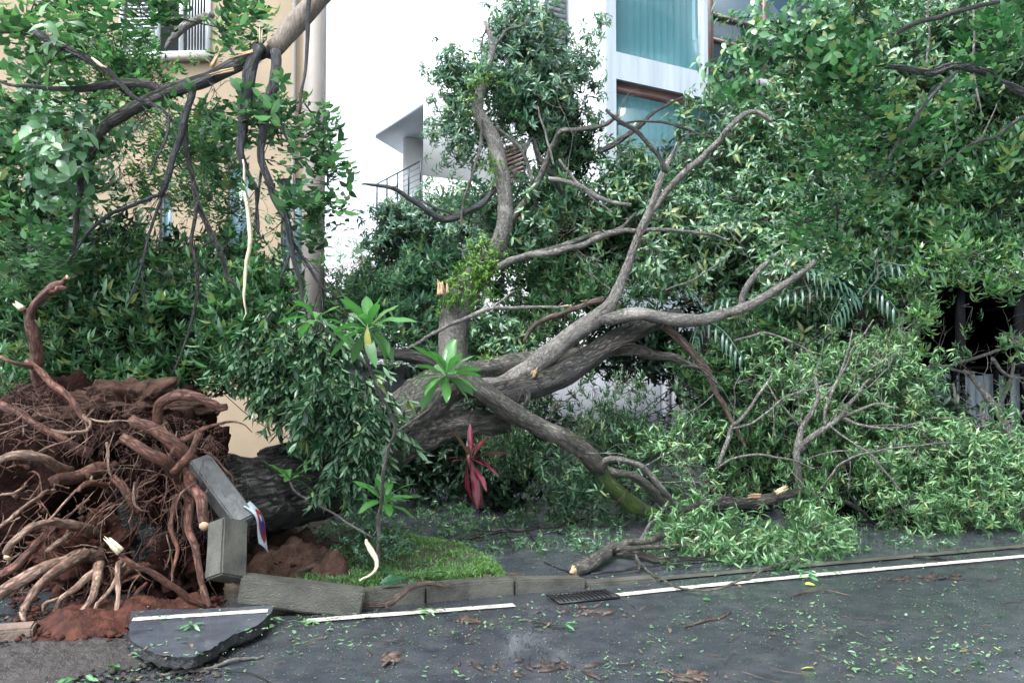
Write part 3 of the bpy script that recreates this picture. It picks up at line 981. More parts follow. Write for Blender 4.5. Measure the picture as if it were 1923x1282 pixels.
# left side of the building with a louvred bay
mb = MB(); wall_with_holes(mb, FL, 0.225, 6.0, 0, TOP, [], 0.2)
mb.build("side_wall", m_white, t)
NB = -dR      # outward from the side face
b0, b1 = 1.15, 3.2
bz0, bz1 = P(1060, 92, 15.9)[2], TOP
O = C0 + dL * b0
mb = MB(); mb.box(O + np.array((0, 0, bz0)), dL * (b1 - b0), NB * 0.55, np.array((0, 0, bz1 - bz0)))
mb.build("bay", m_white2, t)
mb = MB(); mb.box(O - dL * 0.12 + np.array((0, 0, bz0 - 0.12)), dL * (b1 - b0 + 0.2), NB * 0.68, np.array((0, 0, 0.118)))
mb.build("bay_slab", m_white, t)
mb = MB(); mb.box(O - dL * 0.045 + NB * 0.05 + np.array((0, 0, bz0 + 0.02)), dL * 0.042, NB * 0.46, np.array((0, 0, bz1 - bz0 - 0.03)))
lf = mb.build("louvre_frame", m_louvre, t)
for i in range(26):
    mb = MB(); z = bz0 + 0.06 + i * 0.095
    mb.box(O - dL * 0.075 + NB * 0.09 + np.array((0, 0, z)), dL * 0.029, NB * 0.38, np.array((0, 0, 0.07)) - dL * 0.02)
    mb.build("slat", simple("louvre_slat", (0.10, 0.11, 0.125), 0.4, var=0.15) if i == 0 else MATS["louvre_slat"], t)
for i in range(1, 5):      # panel joints on the bay's outer face
    mb = MB(); mb.box(O + dL * ((b1 - b0) * i / 5) + NB * 0.551 + np.array((0, 0, bz0)), dL * 0.012, NB * 0.008, np.array((0, 0, bz1 - bz0)))
    mb.build("joint", m_louvre, t)
# lower dark louvred windows on the side face (behind the vines)
for (a0, a1, zt, zb) in ((0.95, 2.0, P(1060, 165, 16)[2], P(1060, 262, 16)[2]), (2.6, 3.4, P(985, 255, 17)[2], P(985, 330, 17)[2])):
    wd = empty("window", (0, 0, 0)); wd.parent = t; wd.location = -Vector([float(c) for c in C0])
    p0 = C0 + dL * a0 + NB * 0.003 + np.array((0, 0, zb))
    mb = MB(); mb.box(p0, dL * (a1 - a0), NB * 0.03, np.array((0, 0, zt - zb))); mb.build("pane", m_glass_dk, wd)
    for k in range(9):
        mb = MB(); mb.box(p0 + NB * 0.031 + np.array((0, 0, (zt - zb) * (k + 0.2) / 9)), dL * (a1 - a0), NB * 0.03, np.array((0, 0, (zt - zb) / 16)))
        mb.build("slat", m_brown, wd)

# ---- the far white block with canopy and balcony
P1 = np.array((-0.102 * 17, 17.0, 0)); FX = Face(P1, dR)
t = empty("far_white_block", P1, "far white block with a flat canopy and a railed balcony on its left side", "building")
dd = np.array((-0.08, 1.0, 0))
mb = MB(); mb.box(P1, dR * 3.6, dd * 6.0, np.array((0, 0, P(793, 330, 17)[2])))
mb.build("lower_wall", m_white, t)
ztop = P(793, 195, 17)[2]
zw = P(793, 330, 17)[2]
mb = MB(); mb.box(P1 + np.array((0, 0, zw)), dR * 3.6, dd * 2.9, np.array((0, 0, ztop + 1.4 - zw)))
mb.build("wall", m_white, t)
P2 = P1 + dL * 2.36
zb0 = P(793, 392, 17)[2]      # balcony slab under side
Lx = -dR
mb = MB()
V = [P1, P2, P2 + dR * 0.2, P1 + dR * 0.2]
def prism_h(mb, pts, z0, z1):
    n = len(pts); V = [np.array((p[0], p[1], z0)) for p in pts] + [np.array((p[0], p[1], z1)) for p in pts]
    mb.add(V, [np.array([(i, (i + 1) % n, n + (i + 1) % n, n + i) for i in range(n)]), np.array([tuple(range(n, 2 * n))]), np.array([tuple(range(n - 1, -1, -1))])])
ext = 1.15
cn = [P1, P1 + dL * 2.36, P1 + dL * 2.36 + Lx * 0.02, P1 + Lx * 0.02]
# the canopy juts out leftwards beyond the end of the wall
A_, B_ = P(793, 195, 17), P(705, 248, 19.3); C_ = P(765, 258, 19.0)
mb = MB(); prism_h(mb, [P1, B_, B_ + dR * 1.3 + dL * 1.2, P1 + dR * 1.2 + dL * 1.0], ztop - 0.05, ztop + 0.06); mb.build("canopy", m_soffit, t)
mb = MB(); prism_h(mb, [P1, P(705, 392, 19.3), P(705, 392, 19.3) + dR * 1.3 + dL * 1.2, P1 + dR * 1.2 + dL * 1.0], P(793, 355, 17)[2] - 0.1, P(793, 355, 17)[2]); mb.build("balcony_slab", m_soffit, t)
mb = MB(); mb.box(P(762, 258, 19.2) * (1, 1, 0) + np.array((0, 0, P(793, 355, 17)[2])), dR * 0.9, dL * 0.15, np.array((0, 0, ztop - 0.06 - P(793, 355, 17)[2]))); mb.build("wall", m_white, t)
mb = MB()
rail = empty("railing", (0, 0, 0)); rail.parent = t; rail.location = -Vector([float(c) for c in P1])
E0, E1 = P(790, 300, 17.1), P(708, 345, 19.2)
for k in range(5):
    q0 = E0 + (E1 - E0) * k / 4; h = P(793, 300, 17)[2] - P(793, 355, 17)[2]
    mb = MB(); mb.cbox((q0[0], q0[1], P(793, 355, 17)[2] + h / 2), 0.03, 0.03, h); mb.build("post", m_rail, rail)
for k in range(5):
    h = (P(793, 300, 17)[2] - P(793, 355, 17)[2]) * (k + 1) / 5; z = P(793, 355, 17)[2] + h
    mb = MB(); tube(mb, [(E0[0], E0[1], z), (E1[0], E1[1], z)], [0.016 if k == 4 else 0.005] * 2, 5, 1.0, 0); mb.build("rail", m_rail, rail)

# ---- far tiled house
hp = P(655, 520, 26)
t = empty("tiled_house", hp * (1, 1, 0), "low white house with a brown tiled roof far behind the trees", "house")
mb = MB(); mb.box((hp[0] - 4.2, 26.5, 0), (7.0, 0, 0), (0, 5, 0), (0, 0, P(660, 512, 26.5)[2])); mb.build("wall", m_white, t)
ze, zr = P(660, 512, 26)[2], P(660, 484, 28.5)[2]
def roof_plane(x0, x1, xr0, xr1, y0, yr, ze, zr, name="roof"):
    r = MB(); n = int((x1 - x0) / 0.22)
    a = np.array((x0, y0, ze)); b = np.array((x1, y0, ze)); c = np.array((xr1, yr, zr)); d = np.array((xr0, yr, zr))
    rows = 12
    for j in range(rows):
        s0, s1 = j / rows, (j + 1) / rows
        for i in range(n):
            t0, t1 = i / n, (i + 0.86) / n
            def pt(t_, s_): return (a * (1 - t_) + b * t_) * (1 - s_) + (d * (1 - t_) + c * t_) * s_
            p0, p1, p2, p3 = pt(t0, s0), pt(t1, s0), pt(t1, s1), pt(t0, s1)
            m0 = (p0 + p1) / 2 + np.array((0, -0.02, 0.06)); m1_ = (p2 + p3) / 2 + np.array((0, 0, 0.02))
            r.add([p0 + (0, 0, .03), m0, p1 + (0, 0, .03), p3, m1_, p2], [np.array([(0, 1, 4, 3), (1, 2, 5, 4)])])
    return tag(r.build(name, m_tile, t), kind="stuff")
xl, xr = P(600, 512, 26)[0], P(720, 512, 26)[0]
roof_plane(xl + 0.1, xr + 0.6, xl + 1.0, xr, 26, 28.5, ze, zr)
mb = MB(); mb.box((xl + .1, 26.0, ze - 0.12), (xr + .5 - xl, 0, 0), (0, 0.12, 0), (0, 0, 0.12)); mb.build("gutter", m_frame, t)
xl2 = P(560, 530, 23)[0]
roof_plane(xl2, P(628, 530, 23)[0], xl2 + 0.5, P(602, 530, 25)[0], 23, 25, P(600, 527, 23)[2], P(600, 505, 25)[2])
mb = MB(); mb.box((xl2, 23.3, 0), (P(622, 530, 23)[0] - xl2, 0, 0), (0, 3, 0), (0, 0, P(600, 528, 23)[2])); mb.build("wall", m_white, t)

# ---- the tan building on the left
LE = P(600, 500, 12.0)
dT = np.array((-1.0, 0.06, 0)); dT /= np.linalg.norm(dT)
FT = Face(LE, -dT)
FT.o = LE * (1, 1, 0)
t = empty("tan_building", LE * (1, 1, 0), "weathered tan rendered building behind the hanging branches on the left", "building")
def hT(u0, v0, u1, v1):
    a0, z1 = FT.sz(u0, v0); a1, z0 = FT.sz(u1, v1)
    return (a0, a1, z0, z1)
tw = hT(232, -60, 392, 100); twl = hT(428, 306, 466, 505); twm = hT(300, 365, 322, 480); twr = hT(528, 335, 572, 515)
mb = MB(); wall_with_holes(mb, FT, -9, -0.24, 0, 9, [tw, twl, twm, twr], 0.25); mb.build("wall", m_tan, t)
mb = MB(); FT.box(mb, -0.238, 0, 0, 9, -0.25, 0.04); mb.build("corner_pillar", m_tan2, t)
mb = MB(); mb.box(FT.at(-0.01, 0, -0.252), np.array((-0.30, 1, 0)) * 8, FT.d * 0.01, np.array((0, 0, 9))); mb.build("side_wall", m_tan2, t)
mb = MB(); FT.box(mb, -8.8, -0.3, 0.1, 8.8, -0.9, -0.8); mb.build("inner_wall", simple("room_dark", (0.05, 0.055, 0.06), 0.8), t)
for w_ in (twl, twm, twr):
    wd = empty("window", (0, 0, 0)); wd.parent = t; wd.location = -Vector([float(c) for c in t.location])
    bars(FT, wd, *w_, 0.03, -0.12, -0.06, simple("window_grey", (0.2, 0.24, 0.28), 0.4))
    mb = MB(); FT.box(mb, w_[0] + .02, w_[1] - .02, w_[2] + .02, w_[3] - .02, -0.10, -0.09)
    mb.build("pane", glass_mat("pale_glass", (0.16, 0.26, 0.30), 0.8), wd)
wd = empty("window", (0, 0, 0)); wd.parent = t; wd.location = -Vector([float(c) for c in t.location])
bars(FT, wd, tw[0] - .03, tw[1] + .03, tw[2] - .03, tw[3] + .03, 0.05, -0.02, 0.05, m_frame, mull=(FT.sz(298, 50)[0], FT.sz(342, 50)[0]))
a0 = FT.sz(240, 50)[0]; a1 = FT.sz(292, 50)[0]
for k in range(16):
    z = tw[2] + 0.05 + k * 0.055
    mb = MB(); FT.box(mb, a0, a1, z, z + 0.022, -0.01, 0.02); mb.build("slat", m_frame, wd)
for k in range(7):
    aa = FT.sz(345, 50)[0] + 0.06 + k * 0.042
    mb = MB(); FT.box(mb, aa, aa + 0.012, tw[2] + .02, tw[3] - .02, 0.0, 0.014); mb.build("grille_bar", m_frame, wd)
mb = MB(); FT.box(mb, tw[0] - .1, tw[1] + .1, tw[2] - .13, tw[2] - .04, 0.003, 0.11); mb.build("sill", m_tan2, wd)
pz = FT.sz(556, 50)[0]
mb = MB(); tube(mb, [FT.at(pz, 0.1, 0.07), FT.at(pz, 4.5, 0.07), FT.at(pz, 8.9, 0.07)], [0.035] * 3, 10, 0.5, 0); mb.build("downpipe", m_tan2, t)

# ---- grey compound wall with ribbed gate section
WY = 14.2
def WX(u): return P(u, 700, WY)[0]
zt = P(1200, 690, WY)[2]
t = empty("compound_wall", (WX(1200), WY, 0), "smooth grey boundary wall behind the fallen tree", "wall")
mb = MB(); mb.box((WX(610), WY, 0), (WX(1238) - WX(610), 0, 0), (0, 0.2, 0), (0, 0, zt)); mb.build("wall", m_greywall, t)
mb = MB(); mb.box((WX(610), WY - .02, zt + 0.002), (WX(1238) - WX(610), 0, 0), (0, 0.24, 0), (0, 0, 0.05)); mb.build("coping", m_greywall, t)
for u0 in (800,):
    mb = MB(); mb.box((WX(u0), WY - 0.06, 0), (0.4, 0, 0), (0, 0.055, 0), (0, 0, zt - .02)); mb.build("pilaster", m_greywall, t)
t = empty("sheet_metal_gate", (WX(1270), WY, 0), "pale grey ribbed sheet metal gate beside the boundary wall under the branches", "gate")
gz = zt - 0.02
for k in range(8):
    x0 = WX(1241) + k * 0.155
    mb = MB(); mb.box((x0, WY + 0.05, 0.08), (0.143, 0, 0), (0, 0.03, 0), (0, 0, gz - 0.08)); mb.build("panel", m_greywall, t)
    mb = MB(); mb.box((x0 + 0.1435, WY + 0.02, 0.08), (0.011, 0, 0), (0, 0.05, 0), (0, 0, gz - 0.08)); mb.build("rib", m_louvre, t)
# low pillar in front
t = empty("gate_pillar", P(1345, 900, 12.2) * (1, 1, 0), "grey concrete gate pillar half hidden by drooping leaves", "pillar")
x0, x1 = P(1308, 800, 12.2)[0], P(1352, 800, 12.2)[0]
mb = MB(); mb.box((x0, 12.2, 0), (x1 - x0, 0, 0), (0, 0.3, 0), (0, 0, P(1330, 760, 12.2)[2])); mb.build("shaft", simple("pillar_grey", (0.27, 0.28, 0.33), 0.7, var=0.2), t)
mb = MB(); mb.box((x0 - .03, 12.17, P(1330, 760, 12.2)[2] + .002), (x1 - x0 + .06, 0, 0), (0, 0.36, 0), (0, 0, 0.05)); mb.build("cap", MATS["pillar_grey"], t)

# ---- right: added shelter with shade painted near black, and grey fence
t = empty("shade_shelter", P(1830, 700, 16) * (1, 1, 0), "shelter added behind the fence at the right, deep shade painted into near-black walls and roof", "shade_shelter")
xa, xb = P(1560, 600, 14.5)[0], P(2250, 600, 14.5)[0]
mb = MB(); mb.box((xa, 14.5, 3.05), (xb - xa, 0, 0), (0, 7, 0), (0, 0, 0.2)); mb.build("roof", m_shade_bars, t)
mb = MB(); mb.box((xa, 21.3, 0), (xb - xa, 0, 0), (0, 0.2, 0), (0, 0, 3.04)); mb.build("wall", m_shade_bars, t)
mb = MB(); mb.box((xa, 14.6, 0), (0.2, 0, 0), (0, 6.69, 0), (0, 0, 3.04)); mb.build("wall", m_shade_bars, t)
mb = MB(); mb.box((xb - 0.2, 14.6, 0), (0.2, 0, 0), (0, 6.69, 0), (0, 0, 3.04)); mb.build("wall", m_shade_bars, t)
mb = MB(); mb.box((xa + .2, 14.7, 0.006), (xb - xa - .4, 0, 0), (0, 6.5, 0), (0, 0, 0.012)); mb.build("floor_slab", m_shade_bars, t)
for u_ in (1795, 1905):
    mb = MB(); p = P(u_, 600, 14.7); mb.box((p[0], 14.62, 0.02), (0.12, 0, 0), (0, 0.12, 0), (0, 0, 3.02)); mb.build("post", m_shade_bars, t)
# dark red parked car inside
cp = P(1800, 660, 18.0); cx = cp[0]
t = empty("parked_car", (cx, 18.4, 0), "dark red car parked deep in the shaded shelter, barely visible", "car")
prof = [(-2.0, 0.35), (-2.02, 0.75), (-1.9, 0.92), (-1.05, 1.0), (-0.45, 1.42), (0.85, 1.45), (1.55, 1.02), (1.98, 0.95), (2.02, 0.4)]
V = []; n = len(prof)
for y_, sc_ in ((17.6, 0.94), (17.75, 1.0), (19.05, 1.0), (19.2, 0.94)):
    for (x_, z_) in prof: V.append((cx + x_, y_, 0.02 + 0.3 + (z_ - 0.3) * sc_))
f = [(r * n + i, r * n + (i + 1) % n, (r + 1) * n + (i + 1) % n, (r + 1) * n + i) for r in range(3) for i in range(n)]
link("body", mesh_np("body", V, [np.array(f), np.array([tuple(range(n)), tuple(range(3 * n + n - 1, 3 * n - 1, -1))])]), simple("car_red", (0.22, 0.012, 0.015), 0.2), t)
mb = MB(); mb.add([(cx - 0.9, 17.585, 1.0), (cx + 1.35, 17.585, 1.0), (cx + 0.75, 17.585, 1.3), (cx - 0.42, 17.585, 1.3)], [np.array([(0, 1, 2, 3)])]); mb.build("side_window", m_glass_dk, t)
for sx_ in (-1.25, 1.25):
    for yy in (17.62, 19.0):
        mb = MB(); tube(mb, [(cx + sx_, yy - 0.03, 0.33), (cx + sx_, yy + 0.17, 0.33)], [0.31, 0.31], 20, 0.3, 0); w_ = mb.build("wheel", m_black, t)
mb = MB(); mb.box((cx - 2.05, 17.8, 0.62), (0.05, 0, 0), (0, 0.28, 0), (0, 0, 0.14)); mb.build("headlight", m_frame, t)
# fence
FY = 11.8
def FX_(u): return P(u, 750, FY)[0]
t = empty("panel_fence", (FX_(1850), FY, 0), "grey sheet metal fence with dark upright bars at the right edge", "fence")
zt2 = P(1850, 702, FY)[2]
m_fgrey = simple("fence_grey", (0.20, 0.23, 0.26), 0.45, var=0.25, scale=3, stretch=(1, 1, 0.3))
k = 0; x = FX_(1740)
while x < FX_(2100):
    mb = MB(); mb.box((x, FY, 0.05), (0.105, 0, 0), (0, 0.02, 0), (0, 0, zt2 - 0.05 - 0.02 * (k % 3 == 0))); mb.build("panel", m_fgrey, t)
    x += 0.11; k += 1
for u_ in (1786, 1802, 1865, 1886, 1915, 1960):
    mb = MB(); mb.box((FX_(u_), FY - 0.06, 0), (0.05, 0, 0), (0, 0.05, 0), (0, 0, zt2 + 0.06)); mb.build("post", m_shade_bars, t)
mb = MB(); mb.box((FX_(1740), FY - 0.0585, zt2 + 0.062), (FX_(2100) - FX_(1740), 0, 0), (0, 0.045, 0), (0, 0, 0.04)); mb.build("rail", m_shade_bars, t)

# ================================================================== THE FALLEN TREE (root plate, trunks, branches)
ft_base = G(520, 1010)
FTR = empty("fallen_tree", ft_base, "huge uprooted street tree fallen away from its torn red root plate across the side lane", "tree")

# ---- root plate: deeply pitted soil mass, void shade painted near black, with roots
def lump(name, c, R, mat, parent, sub=5, amp=0.25, freq=1.6, seed=0.0, cav=0.0, squash=None, tagkind=None, flat=False):
    bm = bmesh.new(); bmesh.ops.create_icosphere(bm, subdivisions=min(6, sub + 1), radius=1)
    c = np.array(c, float)
    for v in bm.verts:
        q = v.co.copy()
        k = mnoise.fractal(q * freq + Vector((seed, seed * 2, 0)), 1.0, 2.0, 5)
        d = 1 + amp * k
        if cav:
            w = mnoise.noise(q * 2.6 + Vector((seed + 9, 0, 3)))
            d -= cav * max(0, w) * 1.6
        fine = 0.05 * mnoise.noise(q * 11 + Vector((seed, 0, 0))) + 0.035 * mnoise.noise(q * 27 + Vector((seed, 5, 0)))
        v.co = Vector((c[0] + q.x * R[0] * (d + fine), c[1] + q.y * R[1] * (d + fine), max(-0.03, c[2] + q.z * R[2] * (d + fine))))
    me = bpy.data.meshes.new(name); bm.to_mesh(me); bm.free()
    if not flat:
        for p in me.polygons: p.use_smooth = True
    return link(name, me, mat, parent)


lump("root_soil", P(120, 985, 7.15), (1.22, 0.60, 0.98), m_voidsoil, FTR, 6, 0.38, 1.9, 2.0, 0.6)
lump("root_soil", P(330, 900, 6.9), (0.36, 0.35, 0.62), m_voidsoil, FTR, 5, 0.35, 1.8, 5.0, 0.3)
lump("root_soil", P(180, 1050, 6.6), (0.40, 0.30, 0.26), m_redsoil, FTR, 6, 0.5, 2.6, 8.0, 0.7)
lump("root_soil", P(245, 770, 6.9), (0.50, 0.35, 0.22), m_soil, FTR, 5, 0.5, 2.2, 12.0, 0.2)
lump("root_soil", P(350, 1090, 6.35), (0.26, 0.28, 0.30), m_voidsoil, FTR, 5, 0.4, 2.4, 15.0, 0.5)

ROOTS = [
    # (path px, material)
    ([(-40, 890, 6.1, 16), (0, 865, 6.0, 15), (46, 851, 6.0, 20), (95, 869, 6.2, 22), (130, 885, 6.5, 26)], root_pale),
    ([(14, 1042, 5.6, 14), (18, 1022, 5.6, 15), (56, 992, 5.7, 16), (92, 982, 5.9, 17), (138, 989, 6.2, 22), (180, 1000, 6.5, 26)], root_pale),
    ([(-20, 998, 5.8, 8), (0, 985, 5.8, 9), (35, 958, 5.9, 9), (71, 936, 6.1, 10), (100, 920, 6.5, 12)], root_pale),
    ([(88, 978, 5.9, 5), (141, 925, 6.0, 6), (173, 893, 6.2, 6)], root_pale),
    ([(148, 923, 5.9, 10), (159, 909, 5.95, 11), (187, 906, 6.2, 13), (215, 915, 6.6, 16)], root_mat),
    ([(88, 1035, 5.8, 10), (113, 1010, 5.9, 12), (138, 999, 6.2, 14)], root_pale),
    ([(222, 1032, 5.35, 9), (254, 1056, 5.4, 14), (310, 1095, 5.55, 16), (353, 1123, 5.7, 16), (384, 1140, 5.8, 14)], root_mat),
    ([(-30, 1140, 5.8, 26), (20, 1105, 5.8, 28), (70, 1070, 5.9, 30), (140, 1045, 6.2, 34), (190, 1040, 6.4, 38)], root_pale),
    ([(-20, 1090, 5.9, 18), (25, 1060, 6.0, 20), (60, 1030, 6.1, 18), (110, 985, 6.5, 18)], root_mat),
    ([(48, 1170, 5.55, 12), (40, 1142, 5.6, 15), (70, 1101, 5.75, 19), (116, 1070, 5.95, 23), (160, 1040, 6.2, 30)], root_pale),
    ([(97, 1170, 5.6, 9), (113, 1130, 5.65, 11), (141, 1105, 5.75, 15), (180, 1072, 6.0, 20)], root_pale),
    ([(81, 1147, 5.55, 7), (85, 1137, 5.55, 8), (113, 1122, 5.65, 8)], root_pale),
    ([(145, 1174, 5.6, 12), (155, 1144, 5.65, 14), (180, 1105, 5.8, 17), (188, 1060, 6.1, 24)], root_pale),
    ([(183, 1172, 5.65, 8), (183, 1130, 5.7, 9), (212, 1095, 5.85, 10), (235, 1060, 6.1, 14)], root_pale),
    ([(222, 1172, 5.65, 10), (222, 1094, 5.8, 12), (228, 1055, 6.0, 16)], root_pale),
    ([(392, 1142, 5.85, 14), (377, 1077, 5.95, 15), (363, 1013, 6.05, 17), (353, 953, 6.2, 22), (340, 890, 6.4, 26)], root_mat),
    ([(384, 984, 5.95, 22), (377, 946, 6.0, 25), (363, 911, 6.2, 27), (345, 870, 6.5, 30)], root_mat),
    ([(228, 822, 6.15, 24), (280, 850, 6.1, 27), (320, 872, 6.2, 30), (345, 900, 6.4, 34)], root_mat),
    ([(246, 785, 6.3, 22), (300, 812, 6.25, 30), (345, 845, 6.3, 34), (372, 880, 6.4, 36)], root_mat),
    ([(374, 812, 6.0, 16), (366, 834, 6.0, 17), (352, 858, 6.05, 18), (325, 886, 6.15, 18)], root_mat),
    ([(290, 800, 6.35, 26), (293, 775, 6.3, 25), (304, 756, 6.25, 24), (335, 743, 6.2, 23), (369, 743, 6.15, 23), (396, 759, 6.1, 23), (425, 763, 6.1, 17)], root_mat),
    ([(78, 720, 6.6, 30), (70, 685, 6.5, 28), (67, 641, 6.45, 31), (62, 608, 6.4, 24), (60, 590, 6.4, 19), (76, 560, 6.35, 19), (100, 538, 6.35, 20), (124, 522, 6.3, 11)], root_mat),
    ([(92, 546, 6.35, 14), (110, 537, 6.3, 13), (124, 543, 6.3, 9)], root_mat),
    ([(62, 598, 6.4, 16), (50, 588, 6.4, 15), (38, 577, 6.35, 8)], root_mat),
    ([(50, 678, 6.4, 14), (77, 702, 6.4, 16), (100, 729, 6.4, 16), (134, 755, 6.4, 15), (151, 779, 6.4, 14), (170, 800, 6.4, 12)], root_mat),
    ([(97, 807, 6.0, 7), (130, 811, 6.0, 8), (151, 811, 6.1, 9), (171, 796, 6.2, 8), (158, 779, 6.3, 8)], root_pale),
    ([(164, 785, 6.2, 4), (195, 790, 6.1, 5), (228, 787, 6.1, 4), (262, 795, 6.2, 3)], root_pale),
    ([(342, 824, 6.2, 15), (362, 812, 6.15, 12), (402, 799, 6.1, 8), (433, 791, 6.1, 5), (462, 795, 6.05, 3), (474, 812, 6.05, 2)], root_mat),
    ([(383, 847, 6.2, 5), (405, 862, 6.15, 6), (423, 883, 6.1, 5), (440, 897, 6.1, 3)], root_mat),
    ([(200, 830, 6.2, 7), (202, 860, 6.1, 7), (211, 897, 6.05, 5)], root_pale),
    ([(0, 670, 6.2, 8), (30, 680, 6.2, 8), (60, 690, 6.4, 12)], root_mat),
    ([(-20, 800, 6.3, 6), (30, 797, 6.3, 6), (60, 770, 6.4, 5), (110, 760, 6.5, 5)], root_mat),
    ([(0, 930, 6.0, 5), (25, 925, 6.0, 6), (50, 905, 6.1, 5)], root_pale),
    ([(253, 905, 6.1, 5), (250, 940, 6.05, 6), (262, 950, 6.05, 5), (280, 960, 6.1, 3)], root_pale),
    ([(215, 1100, 5.95, 16), (240, 1070, 6.1, 20), (300, 1060, 6.3, 20)], root_mat),
    ([(232, 1140, 6.0, 8), (260, 1110, 6.05, 10), (275, 1095, 6.15, 10)], root_mat),
    ([(100, 905, 6.2, 24), (140, 890, 6.4, 30), (200, 880, 6.6, 36)], root_mat),
    ([(0, 760, 6.6, 18), (60, 790, 6.5, 16), (120, 830, 6.5, 20), (170, 850, 6.6, 26)], root_mat),
    ([(210, 895, 6.3, 18), (240, 930, 6.25, 20), (262, 965, 6.3, 14)], root_mat),
    ([(330, 930, 6.2, 16), (320, 985, 6.1, 12), (330, 1040, 6.05, 9), (325, 1090, 6.0, 6)], root_mat),
]
for path, m_ in ROOTS:
    branch(FTR, path, m_, "root", rough=0.22, wobble=0.03)
splinter(FTR, (220, 1033, 5.35), (-0.55, -0.1, 0.55), 0.03, wood_pale, L=0.10)
splinter(FTR, (38, 577, 6.35), (-0.5, 0, 0.4), 0.035, wood_pale, L=0.06)
# cut faces of severed roots
for (u, v, Y, r, dx) in ((384, 987, 5.94, 0.036, (0.15, -1, -0.6)), (14, 1045, 5.58, 0.022, (-0.1, -0.6, -0.8)), (127, 521, 6.3, 0.02, (1, -0.3, 0.3))):
    d = np.array(dx, float); d /= np.linalg.norm(d); c = P(u, v, Y)
    mb = MB(); tube(mb, [c, c + d * 0.012], [r, r * 0.9], 14, 0.01, 0.05); mb.build("cut_face", wood_fresh, FTR, True)
# fine hanging rootlets: nobody could count them
mb = MB()
zones = [((170, 400), (770, 900), 90, 0.16), ((260, 400), (860, 1100), 170, 0.26), ((0, 200), (690, 860), 60, 0.14), ((0, 380), (900, 1080), 50, 0.14), ((380, 470), (890, 1000), 30, 0.1)]
for (u0, u1), (v0, v1), n_, L_ in zones:
    for _ in range(n_):
        u, v = random.uniform(u0, u1), random.uniform(v0, v1)
        if v < 690 + max(0, u - 60) * 0.38: continue
        p = P(u, v, random.uniform(6.15, 6.6)); L = L_ * random.uniform(0.4, 1.4)
        d = np.array((rng.normal() * 0.5, -0.15, -1.0 + rng.normal() * 0.5)); pts = [p]
        for k in range(3):
            d = d + rng.normal(size=3) * 0.5 + np.array((0, 0, -0.15)); p = p + d / np.linalg.norm(d) * L / 3; pts.append(p)
        r0 = random.choice((0.0016, 0.0022, 0.003, 0.0045))
        tube(mb, pts, [r0, r0 * .8, r0 * .6, r0 * .3], 3, L / 5, 0, cap=False)
tag(mb.build("rootlets", root_fine, FTR), kind="stuff")
mb = MB()
for _ in range(700):
    # matted fibre on the top of the plate
    u = random.uniform(0, 420); v = 715 + max(0, (u - 60)) * 0.25 + abs(rng.normal()) * 50
    p = P(u, v, random.uniform(6.35, 6.6)); d = rng.normal(size=3); d[1] *= 0.4; d /= np.linalg.norm(d); L = random.uniform(0.04, 0.15)
    q = p + d * L * 0.5 + rng.normal(size=3) * 0.015; e = p + d * L + np.array((0, 0, -0.02)); r0 = random.uniform(0.0009, 0.002)
    prisms(mb, [p, q], [q, e], np.array([r0, r0]), np.array([r0, r0 * .4]))
tag(mb.build("root_fibres", root_fine, FTR), kind="stuff")

# ---- trunks and boughs
branch(FTR, [(250, 1000, 6.9, 240), (400, 950, 7.1, 190), (520, 925, 7.4, 150), (620, 895, 7.7, 128), (700, 860, 8.0, 118)], bark_black, "trunk", 44, 0.10, 0, ridge=0.06, step=0.03)
branch(FTR, [(640, 885, 7.8, 80), (700, 835, 8.0, 94), (760, 780, 8.2, 96), (815, 735, 8.4, 84), (865, 705, 8.6, 64)], bark_grey, "trunk", 44, 0.08, 0, ridge=0.05, step=0.025)
branch(FTR, [(640, 890, 7.9, 80), (720, 850, 8.1, 76), (790, 815, 8.3, 70), (880, 795, 8.6, 50), (950, 800, 9.0, 30)], bark_grey, "trunk", 38, 0.09, 0, ridge=0.045, step=0.03)
branch(FTR, [(490, 855, 7.6, 24), (545, 845, 7.5, 34), (600, 850, 7.6, 40), (660, 860, 7.8, 50)], bark_black, "branch", ridge=0.02)
branch(FTR, [(860, 725, 8.6, 50), (930, 728, 8.7, 48), (1000, 690, 8.8, 46), (1060, 640, 8.9, 41), (1122, 596, 9.0, 36), (1160, 545, 9.1, 24), (1190, 465, 9.1, 19), (1214, 410, 9.1, 17), (1243, 330, 9.1, 13), (1272, 268, 9.1, 8)], bark_pale, "branch", ridge=0.012)
branch(FTR, [(1105, 606, 9.0, 30), (1150, 596, 9.0, 30), (1210, 591, 9.0, 30), (1280, 602, 9.0, 29), (1360, 590, 9.0, 26), (1440, 556, 8.9, 20), (1500, 515, 8.8, 15), (1546, 476, 8.7, 8)], bark_pale, "branch", ridge=0.008)
branch(FTR, [(1388, 580, 9.0, 16), (1400, 545, 8.95, 15), (1425, 508, 8.9, 13), (1456, 478, 8.9, 8)], bark_pale)
branch(FTR, [(900, 745, 8.6, 46), (960, 735, 8.7, 58), (1030, 714, 8.8, 60), (1090, 682, 8.9, 52), (1150, 642, 9.1, 50), (1220, 608, 9.25, 42), (1275, 590, 9.4, 30)], bark_dark, "branch", ridge=0.012)
branch(FTR, [(870, 700, 8.8, 40), (930, 690, 9.0, 46), (1000, 678, 9.1, 44), (1080, 668, 9.2, 36), (1160, 655, 9.3, 30), (1230, 665, 9.3, 22), (1290, 680, 9.3, 14), (1330, 700, 9.3, 8)], bark_grey, "branch", ridge=0.012)
branch(FTR, [(1245, 612, 9.1, 18), (1285, 645, 9.1, 19), (1325, 692, 9.1, 18), (1345, 735, 9.1, 14), (1375, 790, 9.1, 11), (1400, 840, 9.1, 6)], bark_brown)
